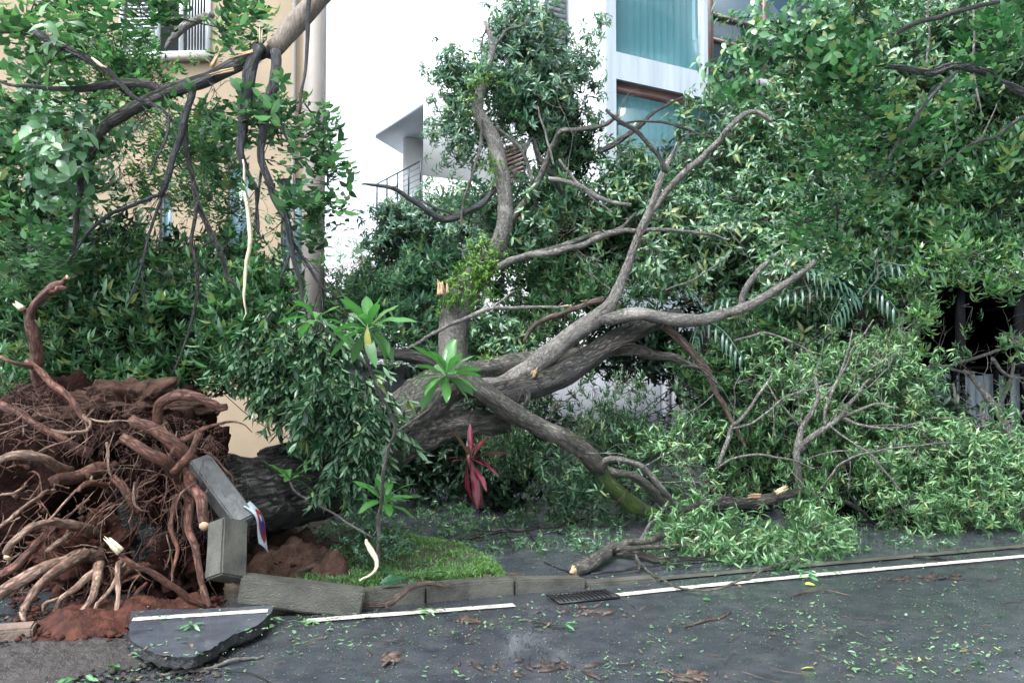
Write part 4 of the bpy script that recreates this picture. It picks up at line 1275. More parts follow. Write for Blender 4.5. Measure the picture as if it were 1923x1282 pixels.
branch(FTR, [(845, 700, 8.4, 40), (900, 730, 8.4, 44), (960, 775, 8.5, 44), (1040, 815, 8.6, 42), (1090, 842, 8.7, 40), (1130, 880, 8.85, 38)], bark_grey, "branch", ridge=0.012)
branch(FTR, [(1120, 868, 8.85, 38), (1150, 912, 8.95, 37), (1190, 948, 9.1, 34), (1240, 972, 9.3, 26), (1265, 985, 9.4, 12)], bark_moss, "branch", label="mossy green branch end resting on the lane", ridge=0.01)
branch(FTR, [(1128, 872, 8.8, 16), (1150, 862, 8.7, 13), (1200, 875, 8.7, 14), (1240, 910, 8.8, 13), (1265, 950, 9.0, 9)], bark_pale)
branch(FTR, [(1140, 882, 8.9, 18), (1190, 895, 8.9, 20), (1225, 920, 9.0, 20), (1255, 955, 9.1, 14)], bark_grey)
branch(FTR, [(620, 645, 8.4, 12), (660, 652, 8.45, 20), (720, 664, 8.5, 26), (780, 672, 8.6, 30), (840, 695, 8.7, 34)], bark_dark)
branch(FTR, [(765, 655, 8.3, 7), (850, 608, 8.3, 9), (930, 578, 8.3, 10), (1000, 580, 8.3, 8), (1062, 575, 8.3, 6)], bark_pale)
branch(FTR, [(925, 578, 8.3, 6), (950, 560, 8.3, 5), (966, 546, 8.3, 4)], bark_pale)
branch(FTR, [(985, 645, 9.1, 8), (1005, 608, 9.1, 12), (1050, 590, 9.2, 12), (1100, 572, 9.2, 13), (1132, 562, 9.1, 15)], bark_brown)
branch(FTR, [(990, 715, 8.7, 16), (990, 745, 8.6, 14), (984, 775, 8.6, 9)], bark_dark)
splinter(FTR, (1003, 702, 8.65), (0.3, -0.4, 0.6), 0.035, wood_fresh, L=0.07)
splinter(FTR, (1062, 575, 8.3), (1, 0, 0.1), 0.014, wood_fresh, L=0.06)
splinter(FTR, (1546, 476, 8.7), (0.6, 0, 0.6), 0.015, wood_pale, L=0.03)
branch(FTR, [(935, 500, 9.6, 18), (985, 482, 9.5, 16), (1080, 465, 9.5, 15), (1140, 440, 9.5, 14), (1200, 432, 9.5, 11), (1300, 436, 9.6, 8), (1370, 450, 9.7, 5)], bark_pale)
branch(FTR, [(975, 486, 9.55, 12), (1050, 462, 9.6, 12), (1120, 440, 9.6, 12), (1165, 428, 9.6, 9), (1195, 400, 9.6, 7)], bark_grey)
branch(FTR, [(1195, 450, 9.1, 10), (1235, 385, 9.1, 13), (1285, 325, 9.0, 15), (1340, 276, 9.0, 14), (1370, 240, 8.9, 13), (1400, 213, 8.9, 12), (1425, 213, 8.9, 11), (1450, 228, 8.9, 8)], bark_pale)
branch(FTR, [(1248, 325, 9.1, 12), (1235, 290, 9.1, 11), (1195, 248, 9.1, 10), (1165, 228, 9.1, 10), (1138, 206, 9.1, 7)], bark_dark)
branch(FTR, [(1160, 232, 9.1, 6), (1230, 228, 9.2, 6), (1280, 240, 9.2, 6), (1340, 262, 9.3, 5)], bark_dark)
branch(FTR, [(1125, 285, 9.6, 14), (1180, 255, 9.6, 12), (1230, 210, 9.6, 8), (1285, 182, 9.6, 5)], bark_dark)
branch(FTR, [(1030, 335, 9.4, 10), (1080, 345, 9.4, 12), (1130, 375, 9.4, 11), (1185, 385, 9.4, 8)], bark_pale)
branch(FTR, [(1050, 300, 9.4, 6), (1075, 330, 9.4, 7), (1110, 370, 9.4, 6), (1150, 400, 9.4, 4)], bark_pale)
# lower right boughs on the lane
LB = [(1270, 962, 8.1, 12), (1345, 944, 8.1, 24), (1400, 942, 8.15, 26), (1450, 935, 8.2, 25), (1500, 925, 8.4, 18), (1560, 932, 9.0, 13), (1610, 955, 9.1, 9), (1645, 985, 9.3, 5)]
branch(FTR, LB, bark_dark, "branch", ridge=0.008)
splinter(FTR, (1462, 925, 8.12), (0.7, -0.3, 0.5), 0.03, wood_fresh, L=0.10)
splinter(FTR, (1425, 932, 8.06), (-1, -0.4, 0.1), 0.02, wood_fresh, L=0.12)
branch(FTR, [(1500, 915, 8.9, 16), (1497, 851, 8.8, 17), (1508, 800, 8.8, 13), (1533, 755, 8.8, 10), (1531, 708, 8.8, 6)], bark_pale)
branch(FTR, [(1501, 847, 8.8, 16), (1523, 821, 8.7, 14), (1552, 800, 8.7, 12), (1580, 780, 8.7, 11), (1600, 752, 8.6, 8), (1632, 712, 8.6, 4)], bark_pale)
branch(FTR, [(1350, 875, 8.6, 9), (1372, 810, 8.6, 10), (1400, 775, 8.6, 8), (1450, 700, 8.7, 5)], bark_pale)
for pth in ([(1550, 800, 8.7, 8), (1552, 760, 8.7, 8), (1580, 705, 8.7, 6), (1600, 660, 8.6, 4), (1640, 600, 8.6, 3)],
            [(1578, 783, 8.7, 7), (1640, 760, 8.6, 6), (1680, 765, 8.5, 4)], [(1580, 785, 8.7, 7), (1620, 800, 8.5, 6), (1680, 805, 8.4, 4), (1720, 795, 8.4, 3)],
            [(1340, 880, 8.4, 4), (1400, 855, 8.3, 6), (1470, 860, 8.3, 5), (1530, 880, 8.4, 4)], [(1540, 920, 8.6, 5), (1580, 870, 8.4, 6), (1650, 845, 8.3, 5), (1720, 835, 8.3, 4), (1800, 830, 8.2, 2)],
            [(1372, 805, 8.6, 6), (1420, 790, 8.5, 5), (1480, 745, 8.5, 4), (1560, 720, 8.5, 3)], [(1535, 753, 8.8, 6), (1570, 720, 8.8, 6), (1590, 660, 8.8, 4), (1600, 620, 8.8, 3)],
            [(1500, 800, 8.7, 6), (1465, 760, 8.6, 5), (1440, 720, 8.6, 3)], [(1690, 920, 8.4, 4), (1640, 860, 8.4, 6), (1600, 830, 8.5, 5), (1560, 800, 8.6, 5)],
            [(1380, 640, 9.6, 5), (1440, 625, 9.6, 7), (1500, 650, 9.6, 6), (1540, 680, 9.6, 4)], [(1250, 545, 9.4, 4), (1310, 520, 9.4, 5), (1370, 480, 9.4, 4)]):
    branch(FTR, pth, bark_pale)
mb = MB()
for (u, v, Y, dx, dz, L, r, dep) in ((1505, 800, 8.8, -0.2, 1, 0.5, 0.008, 3), (1560, 790, 8.7, 0.5, 1, 0.55, 0.009, 3), (1600, 755, 8.6, 0.7, 0.6, 0.5, 0.008, 3), (1372, 810, 8.6, 0.1, 1, 0.5, 0.008, 3),
                                     (1630, 800, 8.5, 1, 0.3, 0.5, 0.007, 3), (1500, 870, 8.7, 0.8, 0.5, 0.6, 0.008, 3), (1450, 830, 8.5, 0.3, 1, 0.4, 0.007, 2), (1530, 720, 8.8, 0.4, 1, 0.45, 0.007, 3),
                                     (1240, 330, 9.1, 0.6, 0.6, 0.4, 0.007, 2), (1165, 230, 9.1, -0.4, 0.8, 0.25, 0.005, 2), (1400, 213, 8.9, 0.9, 0.1, 0.4, 0.007, 2), (1150, 545, 9.1, -0.6, 0.5, 0.4, 0.006, 2),
                                     (1300, 436, 9.5, 0.9, 0.4, 0.5, 0.007, 3), (1080, 465, 9.5, 0.4, -0.6, 0.35, 0.005, 2), (1450, 550, 8.9, 0.4, 0.7, 0.4, 0.006, 2), (1345, 735, 9.1, -0.5, -0.6, 0.4, 0.006, 2),
                                     (1060, 340, 9.4, 0.3, 0.8, 0.5, 0.006, 3), (1200, 880, 8.7, 0.7, 0.4, 0.5, 0.007, 3), (1240, 905, 8.7, 1, 0.1, 0.5, 0.006, 2), (1100, 850, 8.5, 0.7, -0.3, 0.4, 0.006, 2), (1620, 560, 9.0, 0.3, 0.4, 0.5, 0.007, 3)):
    grow(mb, P(u, v, Y), (dx, -0.2, dz), L, r, dep, 0.03)
tag(mb.build("bare_twigs", bark_pale, FTR, True), kind="stuff")

# ---- its crown, thrown over the wall and the lane
EC = [  # u, v, Y, ru, rv, rY, n, size, mode
    (1180, 370, 11.0, 80, 70, 0.8, 260, 1.0, 'up'), (1080, 400, 11.0, 50, 50, 0.6, 120, 1.0, 'up'), (1010, 430, 10.8, 90, 70, 0.7, 300, 0.95, 'up'), (1260, 430, 11.2, 110, 75, 0.8, 400, 1.0, 'up'),
    (1195, 305, 10.6, 40, 34, 0.3, 60, 0.9, 'up'), (1380, 250, 12.0, 90, 80, 0.8, 360, 1.0, 'up'), (1420, 350, 11.5, 130, 110, 0.9, 600, 1.0, 'up'),
    (1560, 300, 12.0, 120, 120, 0.8, 500, 1.0, 'up'), (1330, 480, 11.0, 150, 80, 0.8, 600, 1.0, 'up'), (1240, 510, 9.9, 45, 50, 0.3, 100, 1.0, 'up'),
    (1500, 450, 11.0, 110, 80, 0.7, 450, 1.0, 'up'), (1080, 530, 10.6, 130, 60, 0.6, 420, 0.95, 'down'), (1400, 640, 10.4, 130, 80, 0.6, 460, 1.0, 'down'),
    (1540, 580, 10.6, 130, 90, 0.6, 520, 1.0, 'up'), (1330, 730, 9.9, 50, 110, 0.35, 240, 1.0, 'down'), (1480, 520, 9.9, 60, 40, 0.3, 100, 1.0, 'up'),
    (1000, 600, 10.4, 80, 50, 0.5, 160, 0.95, 'down'), (960, 640, 9.9, 50, 40, 0.4, 80, 0.9, 'up')]
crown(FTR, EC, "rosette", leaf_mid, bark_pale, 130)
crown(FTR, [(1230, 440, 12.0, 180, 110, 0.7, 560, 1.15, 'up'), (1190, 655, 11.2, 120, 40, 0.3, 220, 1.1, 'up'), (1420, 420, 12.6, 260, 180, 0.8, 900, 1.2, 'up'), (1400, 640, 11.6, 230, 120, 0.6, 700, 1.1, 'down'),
            (1050, 500, 11.6, 160, 110, 0.6, 500, 1.0, 'up')], "rosette_far", leaf_shade, bark_dark, 0)  # backing leaves coloured near black as shade in the gaps
crown(FTR, [(1520, 720, 9.8, 130, 90, 0.5, 430, 0.95, 'up'), (1640, 755, 9.6, 130, 110, 0.5, 560, 0.95, 'up'), (1700, 860, 9.4, 120, 75, 0.5, 420, 0.95, 'up'), (1480, 800, 9.8, 100, 90, 0.4, 330, 0.95, 'down'),
            (1600, 870, 9.6, 120, 60, 0.5, 330, 0.95, 'down'), (1850, 855, 9.3, 110, 70, 0.5, 380, 0.95, 'up'), (1870, 920, 9.1, 100, 45, 0.4, 300, 0.95, 'up'), (1740, 955, 9.0, 95, 24, 0.3, 150, 0.95, 'side'),
            (1520, 960, 8.6, 40, 60, 0.25, 80, 0.95, 'down'), (1430, 870, 9.9, 90, 60, 0.4, 200, 0.95, 'down'), (1280, 870, 9.3, 70, 60, 0.4, 150, 0.9, 'up')], "fine", leaf_fresh, bark_pale, 110)
crown(FTR, [(1320, 1005, 7.9, 60, 26, 0.25, 110, 0.9, 'side'), (1400, 1035, 7.6, 100, 24, 0.3, 130, 0.9, 'side'), (1550, 1012, 7.8, 60, 20, 0.25, 90, 0.9, 'side'), (1270, 985, 8.3, 40, 26, 0.3, 50, 0.9, 'down')],
      "fine", leaf_fresh, bark_pale, 60)
crown(FTR, [(1020, 885, 9.4, 100, 40, 0.5, 120, 0.95, 'up'), (1110, 800, 9.8, 80, 50, 0.5, 120, 0.95, 'down'), (1180, 850, 9.7, 90, 45, 0.5, 130, 0.95, 'up'), (950, 850, 9.3, 50, 60, 0.4, 120, 0.95, 'down'), (1130, 930, 9.5, 120, 30, 0.5, 150, 0.9, 'side'),
            (1150, 720, 9.7, 40, 30, 0.3, 40, 0.9, 'down'), (1030, 740, 9.3, 50, 30, 0.3, 50, 0.9, 'down')],
      "fine", leaf_mid, bark_pale, 60)
crown(FTR, [(960, 840, 10.4, 160, 80, 0.4, 260, 1.1, 'up'), (1180, 830, 10.6, 70, 80, 0.4, 120, 1.0, 'up'), (1600, 830, 10.3, 260, 150, 0.5, 900, 1.2, 'up'), (1420, 860, 10.3, 100, 90, 0.4, 260, 1.1, 'up'), (850, 760, 10, 60, 60, 0.4, 120, 1.0, 'up'), (800, 850, 10.6, 90, 60, 0.4, 300, 1.1, 'up'), (900, 880, 10.4, 110, 50, 0.3, 260, 1.1, 'up'), (700, 880, 10.2, 90, 50, 0.3, 200, 1.0, 'up')], "rosette_far", leaf_shade, bark_dark, 0)  # near-black leaf mass: painted shade below the trunk and behind the heap

# ================================================================== CENTRAL IVY-CLAD TREE
t = empty("standing_tree", G(870, 905), "tall leaning tree wrapped in bright climbing leaves in the middle, its top torn off", "tree")
CT = [(855, 800, 10.0, 66), (852, 700, 10.0, 64), (853, 620, 10.0, 60), (866, 560, 10.0, 55), (897, 510, 10.0, 44), (930, 470, 10.0, 36), (946, 430, 10.0, 34), (949, 380, 10.0, 31), (940, 310, 10.0, 30), (924, 255, 10.0, 29), (897, 205, 10.0, 24), (912, 140, 10.0, 17), (926, 90, 10.0, 13), (911, 40, 10.0, 8)]
branch(t, CT, bark_pale, "trunk", 22, 0.08, 0, ridge=0.012)
branch(t, [(947, 430, 10, 22), (985, 378, 10, 15), (1015, 330, 10, 14), (1040, 270, 9.9, 13), (1056, 246, 9.8, 12), (1100, 242, 9.7, 11), (1145, 230, 9.6, 10), (1160, 215, 9.5, 7)], bark_grey)
branch(t, [(930, 352, 10, 12), (895, 388, 9.9, 14), (840, 412, 9.8, 15), (800, 395, 9.7, 13), (755, 362, 9.6, 10), (715, 348, 9.5, 8), (680, 346, 9.4, 4)], bark_blue)
branch(t, [(720, 348, 9.5, 5), (735, 352, 9.5, 4), (748, 348, 9.5, 3)], bark_blue)
branch(t, [(850, 404, 9.85, 6), (810, 385, 9.8, 6), (790, 375, 9.8, 4)], bark_blue)
branch(t, [(925, 95, 10, 8), (950, 60, 10, 7), (985, 45, 10, 5), (1000, 15, 10, 3)], bark_grey)
branch(t, [(918, 48, 10, 5), (905, 70, 10, 5), (903, 90, 10, 3)], bark_grey)
branch(t, [(905, 225, 9.9, 7), (900, 270, 9.9, 7), (890, 320, 9.8, 6), (870, 380, 9.8, 5), (868, 430, 9.8, 4)], bark_grey)
branch(t, [(930, 240, 10, 8), (960, 260, 10, 9), (985, 290, 10, 9), (995, 320, 10, 8), (998, 350, 10, 7)], bark_grey)
branch(t, [(985, 290, 10, 9), (1000, 260, 10.1, 10), (1015, 300, 10.1, 12), (1040, 335, 10.1, 11), (1060, 370, 10.2, 8)], bark_dark)
branch(t, [(870, 560, 10, 26), (850, 556, 9.95, 26), (832, 553, 9.9, 22)], bark_grey)
splinter(t, (832, 550, 9.9), (-0.1, 0, 1), 0.06, wood_fresh, n=9, L=0.14)
branch(t, [(1040, 310, 9.9, 5), (1020, 240, 9.9, 5), (1010, 200, 9.9, 3)], bark_pale)
crown(t, [(850, 270, 10.3, 40, 26, 0.3, 50, 0.75, 'left'), (920, 250, 10.5, 50, 40, 0.4, 90, 0.8, 'down'), (900, 380, 10.5, 60, 40, 0.4, 110, 0.8, 'down'), (1000, 400, 10.5, 60, 40, 0.4, 130, 0.85, 'down'), (840, 150, 10.3, 40, 30, 0.3, 50, 0.75, 'left'), (960, 30, 10.5, 40, 26, 0.3, 40, 0.75, 'up'), (880, 140, 10.3, 50, 45, 0.5, 120, 0.8, 'left'), (980, 110, 10.6, 75, 75, 0.6, 330, 0.85, 'up'), (1000, 55, 10.6, 45, 45, 0.5, 110, 0.8, 'up'), (860, 200, 10.4, 35, 40, 0.4, 80, 0.8, 'left'), (835, 120, 10.3, 30, 14, 0.3, 26, 0.75, 'left'),
          (1030, 190, 10.7, 65, 60, 0.6, 280, 0.85, 'up'), (960, 190, 10.5, 50, 50, 0.5, 170, 0.85, 'down'), (1060, 280, 10.9, 55, 60, 0.5, 200, 0.85, 'down'), (870, 240, 10.3, 15, 22, 0.2, 14, 0.75, 'down'), (1100, 200, 11, 30, 60, 0.3, 50, 0.75, 'up'),
          (1030, 350, 10.6, 60, 50, 0.5, 180, 0.85, 'down'), (1130, 50, 11, 30, 25, 0.2, 16, 0.7, 'up'), (1090, 120, 10.8, 30, 40, 0.3, 60, 0.75, 'up')], "rosette_far", leaf_cool, bark_grey, 60)
crown(t, [(1000, 150, 11.1, 70, 90, 0.3, 260, 0.95, 'up'), (1050, 250, 11.3, 60, 80, 0.3, 220, 0.95, 'down')], "rosette_far", leaf_shade, bark_grey, 0)  # darkened backing leaves, crown shade in their colour
crown(t, [(885, 520, 9.9, 36, 38, 0.3, 150, 0.6, 'up'), (905, 490, 9.8, 34, 26, 0.2, 80, 0.6, 'up'), (850, 570, 9.8, 22, 26, 0.2, 60, 0.6, 'down'), (905, 135, 9.95, 18, 22, 0.15, 40, 0.5, 'up'), (885, 180, 9.95, 14, 20, 0.15, 30, 0.5, 'up'), (930, 330, 10, 12, 60, 0.15, 60, 0.45, 'down'), (905, 560, 9.8, 20, 20, 0.2, 30, 0.6, 'down'), (850, 700, 9.7, 24, 12, 0.2, 24, 0.5, 'up'), (910, 690, 9.2, 40, 12, 0.2, 30, 0.5, 'up')],
      "fine", ivy_mat, bark_grey, 40, name="climbing_leaves")

# ================================================================== TREES BEHIND
def back_tree(name, base, label, blobs, kind, mat, trunk_path, singles=0, bark=bark_dark, under=None, group=None):
    t = empty(name, base, label, "tree", group)
    for pth in trunk_path: branch(t, pth, bark, "trunk" if pth is trunk_path[0] else "branch")
    crown(t, blobs, kind, mat, bark, singles, thick=1.4)
    if under: crown(t, under, "rosette_far", leaf_shade, bark, 0, name="shade_foliage")  # backing leaves carry the crown's shade in their colour
    return t


back_tree("background_tree", G(770, 800), "grey-green tree behind the ivy-clad trunk, left of the white building",
          [(780, 440, 13.5, 80, 55, 0.9, 330, 1.0, 'up'), (850, 390, 13, 60, 45, 0.7, 200, 0.9, 'up'), (740, 420, 13.3, 40, 30, 0.5, 60, 0.9, 'up'), (820, 520, 13, 110, 70, 0.9, 480, 1.1, 'down'), (740, 560, 13, 90, 70, 0.7, 360, 1.1, 'down'), (900, 430, 12.6, 70, 70, 0.7, 300, 1.0, 'up'), (830, 620, 12.5, 150, 60, 0.7, 420, 1.1, 'down')],
          "rosette_far", leaf_cool, [[(790, 800, 13.4, 24), (780, 640, 13.4, 22), (785, 500, 13.4, 16), (770, 420, 13.4, 8)], [(785, 520, 13.4, 10), (740, 450, 13.2, 7), (715, 440, 13.2, 4)], [(784, 500, 13.4, 10), (840, 440, 13.2, 7), (870, 390, 13, 4)]], 40, bark_blue,
          under=[(800, 500, 14.2, 110, 80, 0.4, 300, 1.2, 'up'), (800, 620, 13.6, 170, 80, 0.4, 400, 1.2, 'down')])
back_tree("background_shrub", G(640, 820), "pale green bush with long narrow leaves below the tiled roof",
          [(650, 545, 17, 60, 28, 0.8, 150, 1.5, 'up'), (630, 590, 16, 50, 40, 0.8, 150, 1.5, 'up'), (690, 600, 16, 50, 40, 0.7, 120, 1.4, 'up')], "fine", leaf_fresh, [[(650, 700, 16.5, 10), (650, 560, 16.8, 6)]], 20)
back_tree("background_palm", G(672, 760), "small feathery treetop rising above the tiled roof",
          [(678, 468, 29, 20, 16, 0.8, 40, 2.0, 'up'), (640, 486, 30, 12, 8, 0.5, 14, 1.8, 'up')], "fine", leaf_cool, [[(678, 640, 29, 8), (678, 480, 29, 5)]], 0)
# ---- the right-hand standing trees
back_tree("leafy_tree", G(1760, 840), "dense dark tree standing behind the fence at the right with leaves hanging over black shade",
          [(1700, 130, 10.5, 150, 130, 1.0, 750, 1.15, 'up'), (1860, 90, 10.2, 110, 110, 0.9, 520, 1.15, 'down'), (1620, 230, 11.0, 120, 110, 0.9, 520, 1.1, 'up'), (1760, 320, 10.6, 130, 100, 0.8, 560, 1.1, 'down'),
           (1870, 310, 10.0, 80, 90, 0.7, 320, 1.1, 'down'), (1620, 420, 10.6, 110, 80, 0.6, 420, 1.1, 'down'), (1770, 420, 10.2, 90, 45, 0.5, 220, 1.1, 'down'), (1870, 440, 9.7, 55, 50, 0.4, 130, 1.1, 'down'), (1635, 530, 10.4, 60, 70, 0.5, 200, 1.1, 'down'), (1560, 120, 11.5, 100, 90, 0.8, 300, 1.1, 'up'), (1800, 500, 9.8, 50, 10, 0.3, 16, 1.1, 'down')],
          "rosette", leaf_mid, [[(1960, 840, 11, 50), (1950, 500, 11, 44), (1930, 200, 11, 36), (1900, -50, 11, 26)], [(1935, 300, 10.8, 16), (1872, 330, 10.5, 12), (1800, 400, 10.2, 8), (1760, 440, 10, 5)]], 130,
          under=[(1900, 440, 10.9, 60, 50, 0.3, 150, 1.2, 'down'), (1720, 200, 11.8, 220, 260, 0.5, 1300, 1.4, 'up'), (1630, 460, 11.5, 110, 100, 0.4, 460, 1.3, 'down'), (1870, 280, 11.0, 120, 150, 0.5, 560, 1.3, 'down'), (1600, 620, 11.3, 70, 80, 0.3, 200, 1.3, 'down')])
# deep shade on the right is painted: near-black backing leaves and shelter
# ---- near overhanging branches at the top right
t = empty("overhanging_bough", P(1960, 190, 5.2), "dark boughs with bright green leaves reaching in from the top right corner", "bough")
branch(t, [(1990, 215, 5.2, 19), (1923, 176, 5.2, 17), (1876, 154, 5.2, 16), (1846, 134, 5.2, 14), (1786, 127, 5.2, 15), (1756, 137, 5.2, 14), (1702, 132, 5.2, 11), (1635, 122, 5.2, 9), (1600, 108, 5.2, 5)], bark_black)
branch(t, [(1960, -40, 5.2, 12), (1880, 2, 5.2, 9), (1829, 15, 5.2, 9), (1770, 30, 5.2, 10), (1729, 39, 5.2, 9), (1688, 64, 5.2, 9), (1648, 77, 5.2, 8), (1588, 97, 5.2, 8), (1541, 106, 5.2, 6), (1480, 106, 5.2, 5), (1447, 108, 5.2, 3)], bark_dark)
branch(t, [(1799, 134, 5.2, 6), (1762, 164, 5.1, 8), (1735, 201, 5.1, 7), (1715, 235, 5.1, 7), (1688, 265, 5.1, 6), (1660, 310, 5.1, 4), (1630, 345, 5.1, 2)], bark_blue)
branch(t, [(1745, -10, 5.3, 4), (1743, 60, 5.3, 4), (1740, 127, 5.25, 4)], bark_pale, "vine")
branch(t, [(1827, 15, 5.3, 4), (1829, 127, 5.2, 4), (1836, 174, 5.2, 4), (1843, 228, 5.2, 2)], bark_pale, "vine")
branch(t, [(1990, 190, 5.6, 7), (1923, 221, 5.6, 7), (1870, 258, 5.6, 6), (1839, 268, 5.6, 6), (1800, 290, 5.6, 4), (1740, 335, 5.6, 3)], bark_dark)
branch(t, [(1839, 268, 5.6, 4), (1858, 230, 5.6, 3), (1872, 195, 5.6, 2)], bark_pale)
branch(t, [(1520, 104, 5.2, 4), (1508, 92, 5.2, 3), (1512, 65, 5.2, 3), (1530, 40, 5.2, 2)], bark_dark)
branch(t, [(1610, 108, 5.2, 5), (1640, 118, 5.15, 4), (1660, 120, 5.15, 2)], wood_fresh, "torn_bark")
crown(t, [(1480, 60, 5.3, 90, 45, 0.35, 74, 0.68, 'left'), (1590, 40, 5.3, 80, 45, 0.4, 68, 0.68, 'up'), (1420, 110, 5.3, 70, 40, 0.3, 43, 0.68, 'left'), (1360, 150, 5.4, 30, 26, 0.2, 13, 0.66, 'left'),
          (1560, 140, 5.3, 80, 40, 0.3, 43, 0.68, 'down'), (1640, 220, 5.3, 90, 70, 0.35, 74, 0.68, 'down'), (1570, 380, 5.3, 80, 75, 0.35, 68, 0.66, 'down'), (1530, 250, 5.4, 60, 50, 0.3, 27, 0.66, 'down'), (1850, 60, 5.3, 60, 50, 0.3, 31, 0.68, 'down'), (1680, 330, 5.3, 70, 45, 0.3, 31, 0.66, 'down'), (1780, 200, 5.3, 60, 40, 0.3, 16, 0.66, 'down')], "lobed", leaf_bright, bark_dark, 140, thick=0.8)

# ---- street tree at the left, standing behind the root plate
t = empty("street_tree", G(95, 1000), "grey-trunked tree with dense dark foliage standing behind the torn roots at the left", "tree")
branch(t, [(92, 1000, 8.6, 40), (92, 800, 8.6, 38), (90, 620, 8.6, 36), (95, 520, 8.6, 35), (103, 430, 8.6, 34), (100, 370, 8.6, 30), (88, 300, 8.6, 26), (70, 200, 8.6, 20), (60, 50, 8.6, 14)], bark_pale, "trunk", 20, 0.06, 0, ridge=0.008)
branch(t, [(98, 400, 8.6, 16), (70, 340, 8.5, 14), (60, 280, 8.4, 10), (30, 230, 8.3, 6)], bark_dark)
branch(t, [(88, 370, 7.6, 6), (80, 330, 7.6, 5), (95, 300, 7.6, 3)], bark_pale)
crown(t, [(80, 560, 8.2, 130, 120, 0.5, 480, 1.0, 'down'), (230, 520, 8.2, 120, 90, 0.6, 450, 1.0, 'down'), (330, 600, 8.0, 130, 110, 0.6, 560, 1.0, 'down'), (180, 680, 8.0, 150, 80, 0.5, 430, 1.0, 'down'), (420, 520, 8.2, 110, 80, 0.5, 360, 0.95, 'down'),
          (450, 600, 7.8, 100, 70, 0.5, 340, 1.0, 'down'), (290, 710, 7.7, 90, 50, 0.4, 200, 1.0, 'down'), (500, 560, 8.0, 50, 50, 0.4, 120, 0.9, 'down'), (60, 720, 8.0, 80, 60, 0.4, 120, 1.0, 'down')], "rosette", leaf_mid, bark_dark, 130)
crown(t, [(200, 600, 8.9, 260, 160, 0.35, 1100, 1.3, 'down'), (420, 570, 8.6, 110, 80, 0.3, 300, 1.2, 'down'), (100, 440, 9.0, 140, 80, 0.3, 280, 1.2, 'down'), (130, 760, 8.6, 150, 80, 0.3, 330, 1.3, 'down')], "rosette_far", leaf_shade, bark_dark, 0, name="shade_foliage")  # leaves coloured near black to stand for shade inside the crown
crown(t, [(500, 650, 7.4, 70, 45, 0.4, 190, 0.85, 'down'), (560, 690, 7.3, 60, 50, 0.4, 170, 0.85, 'down'), (625, 740, 7.1, 60, 45, 0.4, 150, 0.85, 'down'), (680, 790, 7.0, 40, 40, 0.35, 110, 0.85, 'down'), (610, 800, 7.1, 30, 30, 0.25, 50, 0.8, 'down'), (700, 850, 6.95, 18, 40, 0.2, 36, 0.8, 'down'), (530, 745, 7.2, 20, 32, 0.2, 36, 0.85, 'down'), (650, 860, 6.9, 26, 40, 0.2, 44, 0.8, 'down'), (590, 640, 7.3, 50, 50, 0.3, 120, 0.8, 'down')], "droopy", leaf_dark, bark_dark, 120, name="drooping_foliage")
crown(t, [(230, 110, 8.2, 75, 60, 0.4, 230, 1.05, 'down'), (260, 190, 8.2, 60, 40, 0.4, 110, 1.0, 'down'), (380, 260, 8.0, 70, 50, 0.4, 130, 1.0, 'down'), (250, 330, 8.2, 40, 30, 0.3, 50, 1.0, 'down'), (400, 360, 8.0, 70, 60, 0.4, 120, 1.0, 'down')], "small", leaf_mid, bark_dark, 60)
crown(t, [(50, 330, 7.4, 90, 90, 0.5, 150, 0.95, 'down'), (40, 200, 7.4, 70, 70, 0.5, 70, 0.95, 'down'), (130, 240, 7.2, 60, 60, 0.4, 60, 0.95, 'up'), (60, 430, 7.4, 90, 60, 0.4, 110, 0.95, 'down'), (140, 390, 7.2, 40, 40, 0.3, 30, 0.95, 'up')], "broad", leaf_mid, bark_dark, 90)

# ---- the broken bough that hangs in from above, left
t = empty("broken_bough", P(600, -20, 5.4), "snapped bough with a pale split end hanging from above in front of the tan building", "bough")
Y0 = 5.4
branch(t, [(660, -60, Y0, 46), (600, -5, Y0, 52), (555, 45, Y0, 54), (515, 92, Y0, 44)], wood_split, "split_wood", 18, 0.10, 0, label="pale split end of the snapped bough", ridge=0.006)
branch(t, [(640, -70, Y0 + .05, 40), (585, 5, Y0 + .06, 46), (548, 55, Y0 + .06, 44), (505, 105, Y0 + .05, 34)], bark_blue)
branch(t, [(500, 92, Y0, 34), (460, 112, Y0, 36), (410, 138, Y0, 37), (370, 156, Y0, 37), (300, 180, Y0, 36), (240, 212, Y0, 33), (198, 238, Y0, 27), (168, 288, Y0, 18), (152, 350, Y0, 16), (142, 420, Y0, 15), (138, 480, Y0, 11)], bark_dark, ridge=0.006)
branch(t, [(310, 178, Y0, 24), (280, 160, Y0, 22), (215, 156, Y0, 22), (150, 168, Y0, 16), (60, 162, Y0, 10), (-20, 150, Y0, 6)], bark_dark)
branch(t, [(362, 160, Y0 - .05, 20), (345, 232, Y0 - .05, 19), (322, 310, Y0 - .05, 17), (302, 368, Y0 - .05, 15)], bark_blue)
branch(t, [(302, 366, Y0 - .05, 10), (240, 390, Y0 - .05, 10), (195, 412, Y0 - .05, 10), (160, 445, Y0 - .05, 8), (130, 490, Y0 - .05, 5)], bark_blue)
branch(t, [(302, 368, Y0 - .05, 9), (285, 420, Y0 - .05, 8), (265, 500, Y0 - .05, 7), (238, 570, Y0 - .05, 4)], bark_blue)
branch(t, [(350, 200, Y0 + .05, 12), (353, 290, Y0 + .05, 14), (368, 360, Y0 + .05, 15), (388, 420, Y0 + .05, 15), (412, 470, Y0 + .05, 14), (426, 520, Y0 + .05, 10), (448, 545, Y0 + .05, 5)], bark_dark)
